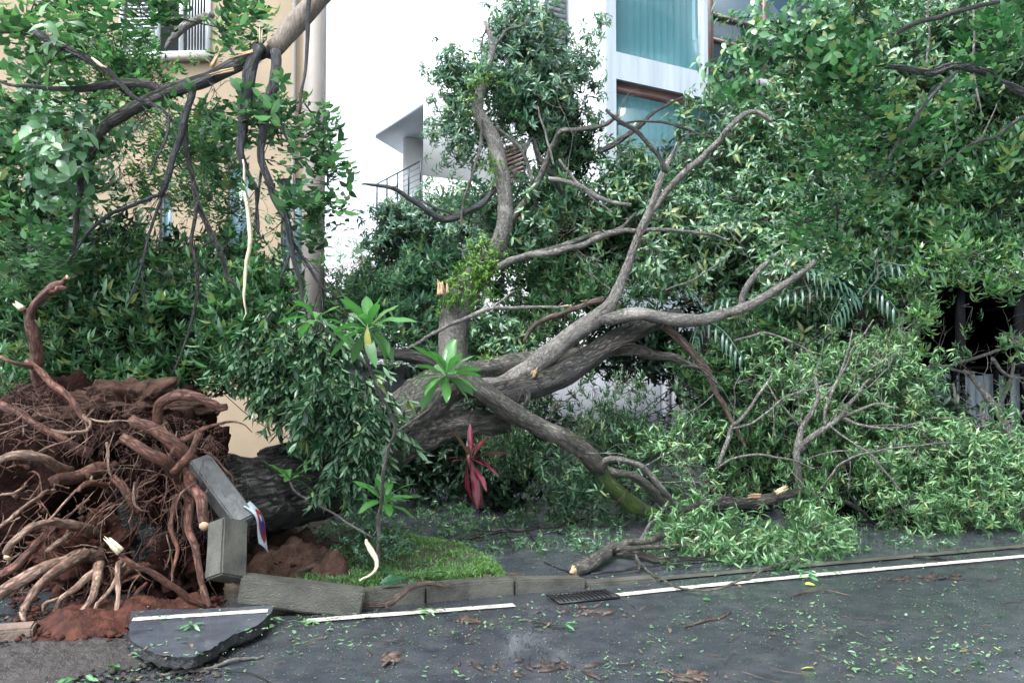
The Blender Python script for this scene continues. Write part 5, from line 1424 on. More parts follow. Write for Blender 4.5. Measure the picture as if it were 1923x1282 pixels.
branch(t, [(365, 370, Y0, 9), (364, 450, Y0, 10), (370, 550, Y0, 9), (355, 620, Y0, 7), (325, 700, Y0, 4)], bark_dark)
branch(t, [(412, 470, Y0, 9), (400, 450, Y0, 8), (380, 465, Y0, 6)], bark_dark)
branch(t, [(487, 88, Y0 - .05, 32), (470, 140, Y0 - .05, 34), (457, 210, Y0 - .05, 30), (455, 280, Y0 - .05, 20), (467, 330, Y0 - .05, 12), (483, 360, Y0 - .05, 9), (484, 440, Y0 - .05, 5)], bark_blue, label="torn strip of bark and wood hanging from the break")
branch(t, [(517, 95, Y0 - .03, 28), (514, 170, Y0 - .03, 24), (497, 232, Y0 - .03, 24), (491, 300, Y0 - .03, 19), (510, 360, Y0 - .03, 19), (538, 410, Y0 - .03, 18), (549, 470, Y0 - .03, 14), (565, 530, Y0 - .03, 9), (576, 590, Y0 - .03, 5)], bark_blue)
branch(t, [(508, 190, Y0 - .03, 14), (528, 230, Y0 - .03, 9), (552, 287, Y0 - .03, 5)], bark_blue)
branch(t, [(548, 475, Y0, 9), (538, 505, Y0, 8), (524, 538, Y0, 4)], bark_blue)
branch(t, [(540, 440, Y0, 10), (572, 490, Y0, 9), (600, 530, Y0, 7), (632, 560, Y0, 3)], bark_blue)
branch(t, [(490, 320, Y0, 8), (480, 400, Y0, 6), (490, 450, Y0, 4)], bark_blue)
branch(t, [(583, -40, Y0 - .2, 12), (578, 60, Y0 - .2, 11), (570, 140, Y0 - .2, 8), (562, 214, Y0 - .2, 7)], bark_blue, "hanging_strip")
branch(t, [(456, 300, Y0 - .1, 4), (462, 360, Y0 - .1, 9), (467, 440, Y0 - .1, 12), (464, 500, Y0 - .1, 9), (460, 560, Y0 - .1, 6), (457, 600, Y0 - .1, 2)], wood_pale, "hanging_strip", label="long cream strip of peeled wood dangling from the bough")
splinter(t, (432, 130, Y0 - .1), (-1, -0.2, -0.3), 0.02, wood_fresh, L=0.12, n=5)
splinter(t, (402, 122, Y0 - .08), (0.5, -0.2, 0.8), 0.02, wood_fresh, L=0.12, n=5)
splinter(t, (470, 100, Y0 - .08), (-1, 0, -0.25), 0.018, wood_fresh, L=0.15, n=5)
splinter(t, (488, 75, Y0 - .08), (0, 0, 1), 0.015, wood_pale, L=0.08, n=3)
crown(t, [(610, 240, 5.4, 45, 50, 0.25, 30, 0.69, 'down'), (615, 350, 5.4, 36, 50, 0.25, 26, 0.69, 'down'), (570, 420, 5.5, 50, 60, 0.3, 26, 0.69, 'down'), (420, 210, 5.7, 90, 70, 0.4, 50, 0.65, 'down'), (430, 320, 5.8, 80, 60, 0.4, 36, 0.65, 'down'), (300, 40, 5.8, 170, 50, 0.5, 85, 0.65, 'down'), (100, 120, 5.6, 100, 90, 0.5, 60, 0.65, 'down'), (150, 260, 5.3, 90, 60, 0.4, 45, 0.73, 'up'), (480, 60, 5.7, 60, 50, 0.3, 40, 0.60, 'down'), (520, 250, 5.7, 60, 90, 0.4, 44, 0.65, 'down'), (110, 320, 5.2, 60, 40, 0.3, 18, 0.77, 'up'), (60, 460, 5.3, 80, 60, 0.4, 30, 0.69, 'down')],
      "broad", leaf_mid, bark_dark, 170, thick=0.8)

t = empty("dark_bough", P(-30, 50, 5.0), "thin black bough crossing the top left corner with a peeled pale patch", "bough")
branch(t, [(-60, 60, 5.0, 16), (0, 52, 5.0, 17), (45, 52, 5.0, 18), (110, 85, 5.0, 15), (165, 112, 5.0, 14), (205, 138, 5.0, 11), (235, 165, 5.0, 9), (258, 185, 5.0, 8), (300, 205, 5.0, 7), (335, 236, 5.0, 3)], bark_black)
branch(t, [(315, 212, 5.0, 7), (310, 270, 5.0, 6), (290, 312, 5.0, 5), (282, 330, 5.0, 3)], bark_black)
branch(t, [(172, 108, 4.96, 3), (185, 116, 4.96, 7), (200, 127, 4.96, 3)], wood_pale, "peeled_patch")
crown(t, [(160, 100, 5.0, 40, 20, 0.15, 10, 0.7, 'up'), (60, 30, 5.1, 80, 30, 0.2, 24, 0.7, 'down')], "broad", leaf_fresh, bark_dark, 30, thick=0.8)
t = empty("bare_bough", P(385, 30, 6.6), "short pale bare broken bough in front of the upper left window", "bough")
branch(t, [(400, 28, 6.6, 12), (375, 32, 6.6, 14), (345, 50, 6.6, 15), (325, 70, 6.6, 14), (312, 92, 6.6, 7)], bark_pale)
branch(t, [(355, 36, 6.6, 4), (320, 36, 6.6, 6), (285, 42, 6.6, 4)], bark_dark)
splinter(t, (330, 48, 6.6), (-0.3, 0, 0.6), 0.02, wood_fresh, L=0.06, n=4)
branch(t, [(385, 30, 6.6, 7), (415, 60, 6.6, 8), (430, 90, 6.6, 7), (445, 110, 6.6, 4)], bark_dark)

# ================================================================== PLANTS IN FRONT
def big_leaf_mesh(name, L, W, droop, fold, seed):
    r = random.Random(seed)
    st = [0, .08, .2, .35, .5, .65, .78, .9, 1.0]; wd = [.10, .16, .42, .74, .95, 1.0, .85, .48, 0.0]
    V, T = leaf_blade(L, W, droop, fold, st, wd, r.uniform(-0.5, 0.5))
    V[:, 2] += 0.006 * np.sin(V[:, 0] / L * 14 + seed) * (np.abs(V[:, 1]) / (W / 2))
    tint = 0.45 + 0.2 * (np.abs(V[:, 1]) < 1e-6)
    return mesh_np(name, V, [T], True, {"tint": tint})


def orient(p, d, roll=0.0, s=1.0):
    """matrix: leaf +X along d, upper side as upward as possible"""
    d = np.array(d, float); d /= np.linalg.norm(d)
    up = np.array((0, 0, 1.0)) if abs(d[2]) < 0.97 else np.array((0, -1.0, 0))
    y = np.cross(up, d); y /= np.linalg.norm(y); z = np.cross(d, y)
    c, sn = math.cos(roll), math.sin(roll)
    y2 = y * c + z * sn; z2 = z * c - y * sn
    return Matrix([[d[i] * s, y2[i] * s, z2[i] * s, p[i]] for i in range(3)] + [[0, 0, 0, 1]])


BIG = [big_leaf_mesh("leaf", 0.25, 0.066, dr, 0.22, i) for i, dr in enumerate((0.15, 0.3, 0.45, 0.25, 0.6))]


def rosette(parent, c, n, s, mat, up=(0, 0, 1), el0=-25, el1=45, meshes=None, name="leaf"):
    meshes = meshes or BIG
    for i in range(n):
        az = i * 2.399 + random.uniform(-0.2, 0.2); t_ = i / max(1, n - 1)
        el = math.radians(el0 + (el1 - el0) * t_ + random.uniform(-10, 10))
        d = np.array((math.cos(az) * math.cos(el), math.sin(az) * math.cos(el), math.sin(el))) + np.array(up) * 0.15
        me = random.choice(meshes)
        link(name, me, mat, parent, orient(np.array(c) + d * 0.015, d, random.uniform(-0.4, 0.4), s * random.uniform(0.75, 1.1)))


leaf_young = leaf_mat("leaf_young", (0.03, 0.10, 0.028), (0.06, 0.17, 0.04), (0.10, 0.24, 0.07), rough=0.2, trans=0.25)
for me in BIG: me.materials.append(leaf_young)
t = empty("sapling", G(712, 1050), "slender sapling with whorls of large glossy bright leaves in front of the fallen trunk", "sapling")
branch(t, [(712, 1050, 6.75, 9), (714, 960, 6.6, 8), (722, 880, 6.3, 7), (742, 810, 6.0, 6), (735, 775, 5.85, 6), (712, 735, 5.7, 6), (690, 680, 5.5, 5), (688, 622, 5.3, 5)], bark_pale, "stem")
branch(t, [(700, 700, 5.6, 4), (665, 665, 5.45, 4), (620, 625, 5.3, 4), (592, 600, 5.2, 4)], bark_pale, "stem")
branch(t, [(742, 810, 6.0, 4), (790, 780, 5.8, 4), (826, 745, 5.6, 4), (838, 712, 5.5, 4)], bark_pale, "stem")
rosette(t, P(690, 618, 5.3), 22, 1.12, leaf_young, up=(0, -0.5, 0.3), el0=-40, el1=75)
rosette(t, P(838, 706, 5.5), 22, 1.0, leaf_young, up=(0, -0.5, 0.3), el0=-40, el1=75)
rosette(t, P(592, 602, 5.2), 8, 1.0, leaf_young)
rosette(t, P(722, 945, 6.55), 16, 1.1, leaf_young, el0=-15, el1=60)
yl = BIG[1].copy(); yl.materials.clear(); yl.materials.append(yellow_leaf); yl.name = "leaf"
o = link("leaf", yl, yellow_leaf, t, orient(P(690, 610, 5.22), (0.02, -0.35, -1), 0.2, 0.62)); o['label'] = "single yellowing leaf hanging below the top whorl"
rosette(t, P(545, 900, 6.7), 9, 0.9, leaf_young, el0=-10, el1=60)
branch(t, [(700, 1010, 6.6, 4), (620, 960, 6.7, 4), (560, 925, 6.7, 4), (545, 905, 6.7, 4)], bark_pale, "stem")
# bushy weeds round its foot
crown(t, [(690, 1000, 6.9, 45, 40, 0.2, 60, 0.6, 'up'), (735, 1010, 6.8, 24, 26, 0.15, 26, 0.5, 'up')], "fine", leaf_dark, bark_dark, 20, thick=0.6, name="foot_leaves")

RB = [big_leaf_mesh("leaf", 0.42, 0.072, dr * 0.5, 0.3, 10 + i) for i, dr in enumerate((0.2, 0.5, 0.9, 0.4))]
for me in RB: me.materials.append(red_leaf)
pc = P(882, 862, 7.9)
t = empty("red_cordyline", (pc[0], pc[1], 0), "crimson leaved cordyline plant bent over in front of the fallen trunk", "plant")
branch(t, [(898, 948, 8.0, 16), (895, 915, 7.95, 15), (888, 880, 7.9, 13), (880, 855, 7.9, 10)], simple("red_stem", (0.12, 0.03, 0.03), 0.5, var=0.4, scale=20), "stem")
for (dx, dy, dz, s) in ((-0.35, -0.3, 1, 0.85), (-0.1, -0.2, 1, 0.7), (0.25, -0.3, 0.9, 0.75), (0.5, -0.2, 0.8, 0.7), (-0.2, -0.5, 0.7, 0.6), (0.9, -0.3, 0.35, 0.9), (0.8, -0.5, 0.2, 0.8), (1, -0.5, -0.05, 0.7), (0.75, -0.5, 0.05, 0.6), (0.35, -0.5, -0.8, 0.85), (0.25, -0.4, -1, 1.0), (0.5, -0.6, -0.5, 0.7), (-0.15, -0.4, -0.9, 0.7), (-0.8, -0.4, 0.3, 0.45), (-0.5, -0.6, 0.1, 0.5), (0.1, -1, 0.3, 0.5), (0.4, 0.5, 0.8, 0.6)):
    link("leaf", random.choice(RB), red_leaf, t, orient(pc + rng.normal(size=3) * 0.012, (dx, dy, dz), random.uniform(-0.35, 0.35), s * 1.1))

# palms behind the wall
def frond(parent, base, tip, sag, n, L, mat, w=0.03):
    base, tip = np.array(base), np.array(tip)
    mid = (base + tip) / 2 + np.array((0, 0, sag))
    mb = MB(); q = tube(mb, [base, mid, tip], [0.012, 0.009, 0.003], 5, 0.1, 0); mb.build("rib", mat, parent, True)
    V, Fc, c = [], [], 0
    for i in range(n):
        k = int((0.12 + 0.86 * i / n) * (len(q) - 1)); p = q[k, :3]; tg = q[min(len(q) - 1, k + 1), :3] - q[max(0, k - 1), :3]; tg /= np.linalg.norm(tg)
        side = np.cross(tg, (0, 0, 1)); side /= np.linalg.norm(side) + 1e-9
        for s_ in (-1, 1):
            bl, tr_ = leaf_blade(L * (0.55 + 0.45 * math.sin(math.pi * (i + 1) / (n + 1))), w, 0.7, 0.3)
            M = np.array(orient(p, side * s_ + tg * 0.8 + np.array((0, 0, -0.25)), 0))[:3]
            V.append(bl @ M[:, :3].T + p); Fc.append(tr_ + c); c += len(bl)
    o = link("frond", mesh_np("frond", np.vstack(V), [np.vstack(Fc)], True, {"tint": np.full(c, 0.5)}), mat, parent)
m_palm = leaf_mat("palm_leaf", (0.02, 0.05, 0.035), (0.04, 0.09, 0.065), (0.10, 0.18, 0.14), rough=0.3, trans=0.1)
pb = P(1610, 560, 10.0)
t = empty("palm", (pb[0] + 0.2, 10.3, 0), "palm with blue-green feathery fronds poking out between the fallen crown and the dark tree", "palm")
branch(t, [(1630, 900, 10.3, 22), (1625, 700, 10.3, 20), (1615, 570, 10.1, 16)], bark_dark, "trunk")
for (u, v, Y, sg, L) in ((1500, 500, 9.5, 0.10, 0.34), (1590, 470, 9.6, 0.12, 0.30), (1700, 500, 9.6, 0.2, 0.28), (1690, 590, 9.5, 0.2, 0.26), (1560, 600, 9.4, 0.15, 0.28), (1780, 520, 9.5, 0.25, 0.26), (1450, 560, 9.5, 0.15, 0.24)):
    frond(t, pb, P(u, v, Y), sg, 22, L, m_palm)
pb = P(1320, 600, 9.9)
t = empty("palm", (pb[0], 10.2, 0), "small palm whose dull fronds show through the fallen crown above the metal gate", "palm")
branch(t, [(1325, 800, 10.0, 14), (1320, 600, 9.9, 12)], bark_dark, "trunk")
for (u, v, Y, sg, L) in ((1275, 540, 9.4, 0.1, 0.22), (1380, 560, 9.4, 0.1, 0.22), (1400, 680, 9.4, 0.1, 0.24), (1290, 690, 9.4, 0.1, 0.2)):
    frond(t, pb, P(u, v, Y), sg, 14, L, m_palm)

# ================================================================== SIGN
m_signw = simple("sign_white", (0.62, 0.68, 0.72), 0.35, var=0.12, scale=14)
m_blue = simple("sign_blue", (0.03, 0.04, 0.22), 0.35, var=0.1)
m_red = simple("sign_red", (0.42, 0.02, 0.03), 0.35, var=0.1)
TL, TR, BR, BL = P(457, 950, 6.15), P(476, 936, 6.38), P(511, 1034, 6.38), P(487, 1020, 6.05)
def sg(a, b, out=0.0):
    p = (TL * (1 - a) + TR * a) * (1 - b) + (BL * (1 - a) + BR * a) * b
    nrm = np.cross(TR - TL, BL - TL); nrm /= np.linalg.norm(nrm)
    if nrm[1] > 0: nrm = -nrm
    return p + nrm * (out + 0.045 * math.sin(b * 3.1) - 0.03 * a * a) + np.array((0.012 * math.sin(b * 6), 0, 0))
t = empty("no_parking_sign", sg(0.5, 0.5), "bent white traffic sign with a blue disc ringed in red, wedged beside the kerb block", "sign")
def sgrid(name, out, mat, flt=None, n=22):
    V = [sg(i / n, j / n, out) for j in range(n + 1) for i in range(n + 1)]
    f = [(j * (n + 1) + i, j * (n + 1) + i + 1, (j + 1) * (n + 1) + i + 1, (j + 1) * (n + 1) + i) for j in range(n) for i in range(n)]
    V2 = [sg(i / n, j / n, out - 0.003) for j in range(n + 1) for i in range(n + 1)]
    m_ = (n + 1) ** 2
    f2 = [tuple(m_ + k for k in q[::-1]) for q in f]
    return link(name, mesh_np(name, V + V2, [np.array(f + f2)], True), mat, t)
sgrid("plate", 0.0, m_signw)
def sring(name, r0, r1, out, mat):
    n = 40; V = []
    for i in range(n):
        a = i * 2 * math.pi / n
        for r in (r0, r1): V.append(sg(0.52 + r * math.cos(a), 0.54 + r * 0.9 * math.sin(a), out))
    f = [(2 * i, 2 * i + 1, (2 * i + 3) % (2 * n), (2 * i + 2) % (2 * n)) for i in range(n)]
    return link(name, mesh_np(name, V, [np.array(f)], True), mat, t)
sring("blue_disc", 0.001, 0.30, 0.003, m_blue)
sring("red_ring", 0.295, 0.40, 0.0045, m_red)
V = [sg(0.52 + 0.29 * math.cos(a) * k + dx, 0.54 + 0.26 * math.sin(a) * k + dy, 0.006) for (k, dx, dy) in ((-1, -.035, .03), (-1, .035, -.03), (1, .035, -.03), (1, -.035, .03)) for a in (0.8,)]
link("red_bar", mesh_np("red_bar", V, [np.array([(0, 1, 2, 3)])]), m_red, t)
mb = MB(); c = P(447, 945, 6.4); mb.cbox(c, 0.07, 0.02, 0.05, 0.3); 
o = mb.build("bracket", simple("bracket_cream", (0.5, 0.45, 0.33), 0.5), t)

# ================================================================== SOIL, LOOSE BRANCHES, CABLES, DEBRIS
def mound(name, pts, mat, h, seed, kind="structure", n=30):
    """irregular low heap over a ground polygon given as pixel corners"""
    g = [G(*p) for p in pts]; x0, x1 = min(p[0] for p in g), max(p[0] for p in g); y0, y1 = min(p[1] for p in g), max(p[1] for p in g)
    ed = [(g[i], g[(i + 1) % len(g)]) for i in range(len(g))]
    def ins(x, y):
        c = False
        for a, b in ed:
            if (a[1] > y) != (b[1] > y) and x < (b[0] - a[0]) * (y - a[1]) / (b[1] - a[1]) + a[0]: c = not c
        return c
    def dist(x, y):
        best = 9
        for a, b in ed:
            ab = (b - a)[:2]; t_ = max(0, min(1, np.dot(np.array((x, y)) - a[:2], ab) / (ab @ ab)))
            best = min(best, np.linalg.norm(np.array((x, y)) - a[:2] - ab * t_))
        return best
    nx = n * 2; V = []; 
    for j in range(nx + 1):
        for i in range(nx + 1):
            x, y = x0 + (x1 - x0) * i / nx, y0 + (y1 - y0) * j / nx
            d = dist(x, y) * (1 if ins(x, y) else -1) + 0.05 * mnoise.noise(Vector((x * 6 + seed, y * 6, 1)))
            k = max(0, min(1, d / 0.22)); k = k * k * (3 - 2 * k)
            z = -0.02 + (h * k * (0.75 + 0.5 * mnoise.fractal(Vector((x * 5 + seed, y * 5, 2)), 1.0, 2.0, 5)) + 0.035 * k * abs(mnoise.noise(Vector((x * 25, y * 25, seed)))) + (0.028 if d > 0 else 0) * min(1, max(0, d) / 0.04))
            V.append((x, y, z))
    f = [(j * (nx + 1) + i, j * (nx + 1) + i + 1, (j + 1) * (nx + 1) + i + 1, (j + 1) * (nx + 1) + i) for j in range(nx) for i in range(nx)]
    o = link(name, mesh_np(name, V, [np.array(f)], False), mat); tag(o, kind=kind); return o


mound("soil_bank", [(430, 1095), (455, 985), (530, 990), (600, 1040), (700, 1112), (600, 1116), (500, 1100)], m_soil, 0.25, 3.0)
mound("soil_bank", [(60, 1215), (40, 1180), (120, 1150), (260, 1140), (410, 1120), (420, 1150), (250, 1190), (190, 1215), (120, 1222)], m_redsoil, 0.12, 7.0)
mound("mud_patch", [(-60, 1225), (60, 1205), (250, 1185), (330, 1240), (230, 1262), (60, 1290), (-80, 1300)], m_gravel, 0.03, 9.0)


def chips(name, n, area, mat, smin, smax, label, kind="stuff", zf=None, dens=None):
    """n small angular clods joined into one mesh"""
    V, Fc, c = [], [], 0
    (u0, u1), (v0, v1) = area; k = 0
    while k < n:
        u, v = random.uniform(u0, u1), random.uniform(v0, v1)
        if dens and not dens(u, v): continue
        p = G(u, v); s = random.uniform(smin, smax) * (0.4 + random.random() ** 2)
        q = rng.normal(size=(6, 3)); q /= np.linalg.norm(q, axis=1)[:, None]
        base = np.array([(1, 0, 0), (-1, 0, 0), (0, 1, 0), (0, -1, 0), (0, 0, 1), (0, 0, -1)]) * s + q * s * 0.4
        base[:, 2] *= 0.6
        base = base + p + np.array((0, 0, s * 0.35 + (zf(u, v) if zf else 0)))
        V.append(base); Fc.append(np.array([(0, 2, 4), (2, 1, 4), (1, 3, 4), (3, 0, 4), (2, 0, 5), (1, 2, 5), (3, 1, 5), (0, 3, 5)]) + c); c += 6; k += 1
    o = link(name, mesh_np(name, np.vstack(V), [np.vstack(Fc)]), mat)
    tag(o, label, kind=kind); return o


chips("soil_crumbs", 2600, ((-20, 420), (1160, 1282)), m_gravel, 0.005, 0.024, "dark crumbs of soil and asphalt spread over the road corner", dens=lambda u, v: random.random() < (1 if u < 260 else 0.3))
chips("red_clods", 700, ((20, 420), (1130, 1215)), m_redsoil, 0.010, 0.035, "red clods of earth under the torn roots", zf=lambda u, v: 0.03)
chips("brown_clods", 500, ((440, 680), (1010, 1105)), m_soil, 0.008, 0.025, "brown crumbs of earth on the bank behind the tilted kerb stone", zf=lambda u, v: random.uniform(0.05, 0.22))
chips("grit", 5000, ((0, 1923), (1130, 1282)), m_gravel, 0.002, 0.006, "fine wet grit washed over the asphalt")


def loose(name, label, cat, paths, extra=None, group=None):
    p0 = paths[0][0]; root = P(*p0[0][:3]) if len(p0[0]) == 4 else None
    t = empty(name, root, label, cat, group)
    for pth, mat, nm in paths: branch(t, pth, mat, nm)
    return t


def gp_(u, v, w, h=0.03):
    """point on the ground lifted h metres -> (u,v,Y,w) as used by pxpath"""
    g = G(u, v, h); return (u, v, g[1], w)


t = loose("fallen_branch", "leafy branch sawn off with a pale cut end lying on the lane beside the kerb", "branch",
          [([gp_(1078, 1070, 26, .05), gp_(1105, 1060, 26, .06), gp_(1135, 1042, 24, .07), gp_(1150, 1030, 18, .09), gp_(1200, 1016, 14, .1), gp_(1260, 1003, 11, .12), gp_(1340, 980, 7, .14)], bark_grey, "branch"),
           ([gp_(1150, 1030, 12, .09), gp_(1210, 1028, 10, .08), gp_(1290, 1022, 6, .1), gp_(1380, 1018, 4, .1), gp_(1450, 1005, 2, .1)], bark_grey, "side_branch"),
           ([gp_(1200, 1016, 6, .1), gp_(1220, 985, 6, .2), gp_(1260, 940, 5, .3)], bark_pale, "side_branch"),
           ([gp_(1290, 975, 5, .2), gp_(1340, 995, 6, .15), gp_(1400, 1015, 6, .12), gp_(1470, 1030, 4, .1)], bark_pale, "side_branch")])
d = G(1072, 1074, 0.05) - G(1095, 1062, 0.055)
mb = MB(); c = G(1079, 1070, 0.05); d /= np.linalg.norm(d)
for dz, L_, r_ in ((0.02, 0.05, 0.022), (0.0, 0.085, 0.026), (-0.018, 0.04, 0.024), (0.008, 0.065, 0.02)):
    o_ = np.array((0, random.uniform(-.015, .015), dz)); tube(mb, [c + o_, c + o_ + d * L_ * .6, c + o_ + d * L_], [r_, r_ * .8, 0.004], 6, 0.02, 0.3)
mb.build("cut_end", wood_fresh, t)
loose("fallen_branch", "thin black branch lying across the lane in front of the grass, with sparse leaves", "branch",
      [([gp_(806, 1032, 5), gp_(850, 1020, 8), gp_(900, 1005, 9, .06), gp_(960, 997, 9, .08), gp_(1020, 990, 7, .08), gp_(1060, 984, 6, .06), gp_(1100, 972, 3, .05)], bark_black, "branch"),
       ([gp_(985, 992, 4, .07), gp_(1000, 1010, 4, .05), gp_(1012, 1030, 3)], bark_black, "side_branch"), ([gp_(1035, 988, 4), gp_(1070, 1008, 3), gp_(1100, 1025, 2)], bark_black, "side_branch"), ([gp_(940, 998, 4), (955, 1010, G(955, 1030)[1], 4), gp_(962, 1032, 3)], bark_black, "side_branch")])
loose("fallen_branch", "long grey branch lying under the front of the leafy heap on the lane", "branch",
      [([gp_(1140, 1038, 9, .04), gp_(1200, 1042, 13, .05), gp_(1260, 1052, 14, .05), gp_(1300, 1048, 10, .05), gp_(1370, 1042, 6, .05), gp_(1460, 1030, 2, .06)], bark_dark, "branch"), ([gp_(1110, 1078, 4, .03), gp_(1180, 1068, 6, .04), gp_(1260, 1058, 5, .05), gp_(1330, 1054, 4, .05), gp_(1420, 1046, 2, .05)], bark_black, "side_branch"),
       ([gp_(1190, 1040, 5, .05), gp_(1200, 1055, 6, .06), gp_(1200, 1068, 4, .04)], bark_grey, "side_branch")])
loose("fallen_stick", "curved brown stick resting over the level kerb stones", "stick",
      [([gp_(676, 1138, 9, .03), gp_(720, 1132, 13, .05), gp_(742, 1124, 12, .1), gp_(775, 1104, 10, .14), gp_(810, 1094, 9, .15), gp_(848, 1102, 4, .12)], bark_brown, "stick"), ([gp_(725, 1140, 8, .03), gp_(740, 1130, 9, .06)], bark_brown, "stub")])
loose("fallen_stick", "straight pale stick lying on the road just below the broken asphalt slab", "stick",
      [([gp_(295, 1264, 4, .01), gp_(370, 1258, 7, .012), (430, 1243, G(430, 1243, .015)[1], 7), gp_(495, 1231, 4, .015)], bark_pale, "stick"), ([gp_(375, 1262, 4, .01), gp_(405, 1247, 4, .014)], bark_pale, "twig")])
loose("fallen_stick", "thin dark twig lying lowest on the road, right of the pale stick", "stick", [([gp_(425, 1262, 2, .01), gp_(470, 1265, 3, .01), gp_(510, 1282, 2, .01)], bark_black, "stick")])
loose("fallen_stick", "long thin arching twig crossing the white line in front of the leafy heap", "stick",
      [([gp_(1195, 1052, 4, .04), gp_(1235, 1085, 4, .04), gp_(1290, 1106, 5, .04), gp_(1340, 1108, 5, .05), gp_(1390, 1092, 5, .08), gp_(1440, 1068, 4, .1), gp_(1500, 1045, 3, .12)], bark_grey, "stick")])
loose("fallen_stick", "black broken stick on the lane edge at the far right of the white line", "stick", [([gp_(1715, 1045, 4, .015), gp_(1750, 1048, 6, .015), gp_(1785, 1050, 5, .015)], bark_black, "stick"), ([gp_(1775, 1050, 3, .01), gp_(1830, 1063, 2, .01)], bark_brown, "twig")])
loose("fallen_stick", "short dark stick on the road below the white line at the right", "stick", [([gp_(1752, 1088, 3, .012), gp_(1775, 1082, 6, .015), gp_(1795, 1075, 4, .015)], bark_black, "stick")])
loose("fallen_stick", "forked brown twig lying on the open road in the right half", "stick", [([gp_(1285, 1176, 3, .01), gp_(1320, 1165, 5, .012), gp_(1345, 1160, 5, .012), gp_(1372, 1148, 3, .012)], bark_brown, "stick"), ([gp_(1335, 1162, 3, .012), gp_(1330, 1145, 3, .02)], bark_brown, "twig")])
loose("fallen_stick", "thin brown curved twig just below the yellow leaf beside the white line", "stick", [([gp_(1485, 1120, 3, .01), gp_(1510, 1112, 4, .012), gp_(1555, 1110, 3, .012), gp_(1600, 1118, 2, .01)], bark_brown, "stick")])
loose("fallen_stick", "pale stick with a broken end lying on the lane right above the grass tip", "stick", [([gp_(945, 1073, 5, .012), gp_(965, 1076, 6, .012), gp_(982, 1080, 5, .012)], bark_brown, "stick")])
loose("fallen_stick", "dark twig lying alone on the lane left of the sawn branch", "stick", [([gp_(1022, 1055, 3, .012), gp_(1050, 1065, 3, .012), gp_(1075, 1076, 3, .02)], bark_black, "stick")])
loose("fallen_stick", "thin straight stick lying on the road just below the drain grate", "stick", [([gp_(975, 1163, 3, .01), gp_(1005, 1167, 4, .012), gp_(1045, 1172, 3, .01)], bark_grey, "stick"), ([gp_(1005, 1177, 3, .01), gp_(1060, 1178, 3, .01)], bark_black, "twig")])
loose("fallen_stick", "dark stick lying behind the sapling across the grass patch", "stick", [([gp_(540, 1018, 7, .12), gp_(600, 1020, 9, .12), gp_(665, 1016, 6, .12)], bark_brown, "stick")])
loose("fallen_stick", "broken dark stick with a pale end right of the sapling foot", "stick", [([gp_(725, 1031, 5, .12), gp_(745, 1026, 9, .12), gp_(770, 1010, 7, .12)], bark_dark, "stick")])
loose("fallen_stick", "brown stick lying at the left end of the grass patch beside the soil bank", "stick", [([gp_(560, 1072, 6, .14), gp_(590, 1062, 10, .15), gp_(640, 1055, 5, .13)], bark_brown, "stick"), ([gp_(555, 1050, 5, .14), gp_(585, 1040, 6, .14)], bark_dark, "twig")])
t = loose("peeled_bark_strip", "curled cream strip of peeled bark standing on the grass beside the sapling", "bark strip",
          [([(688, 1012, 6.55, 5), (697, 1030, 6.5, 11), (706, 1052, 6.45, 9), (703, 1070, 6.4, 6), (690, 1083, 6.35, 5), (676, 1090, 6.3, 3)], wood_pale, "strip")])
# bark scraps on the road
scr = [((1090, 1150), 70, 9, "flat reddish bark scrap on the wet road below the drain grate"), ((930, 1252), 110, 14, "crumbled dark bark heap at the bottom middle of the road"), ((1735, 1088), 60, 9, "orange-brown bark crumbs beside the dark stick at the right"),
       ((1300, 1270), 50, 6, "pale bark scrap at the bottom edge right of centre"), ((868, 1168), 20, 5, "small curled bark scrap below the left white line"), ((720, 1240), 26, 6, "brown curl of bark at the lower middle left"), ((1040, 1255), 60, 7, "long thin flakes of dark bark at the bottom centre")]
m_scrap = simple("bark_scrap", (0.085, 0.055, 0.042), 0.55, var=0.5, scale=25, bump=0.5)
m_scrapd = simple("bark_scrap_dark", (0.045, 0.028, 0.022), 0.55, var=0.5, scale=25, bump=0.5)
for (u, v), ru, rv, lab in scr:
    t = empty("bark_scrap", G(u, v), lab, "bark scrap")
    for _ in range(22):
        p = G(u + random.gauss(0, ru * .5), v + random.gauss(0, rv * .5)); L = random.uniform(0.015, 0.12) * (0.5 + random.random()); a = random.gauss(0.1, 0.9)
        d = np.array((math.cos(a), math.sin(a), 0.05)); sd = np.array((-d[1], d[0], random.uniform(-.3, .3))) * L * random.uniform(0.03, 0.10)
        z0 = np.array((0, 0, 0.006)); V = [p + z0, p + d * L * .5 - sd + z0, p + d * L + z0, p + d * L * .45 + sd + z0 + (0, 0, .012)]
        V += [q + np.array((0, 0, 0.006)) for q in V]
        mb = MB(); mb.add(V, [np.array([(4, 5, 6, 7), (0, 1, 5, 4), (1, 2, 6, 5), (2, 3, 7, 6), (3, 0, 4, 7)])])
        mb.build("flake", m_scrapd if "dark" in lab else m_scrap, t)

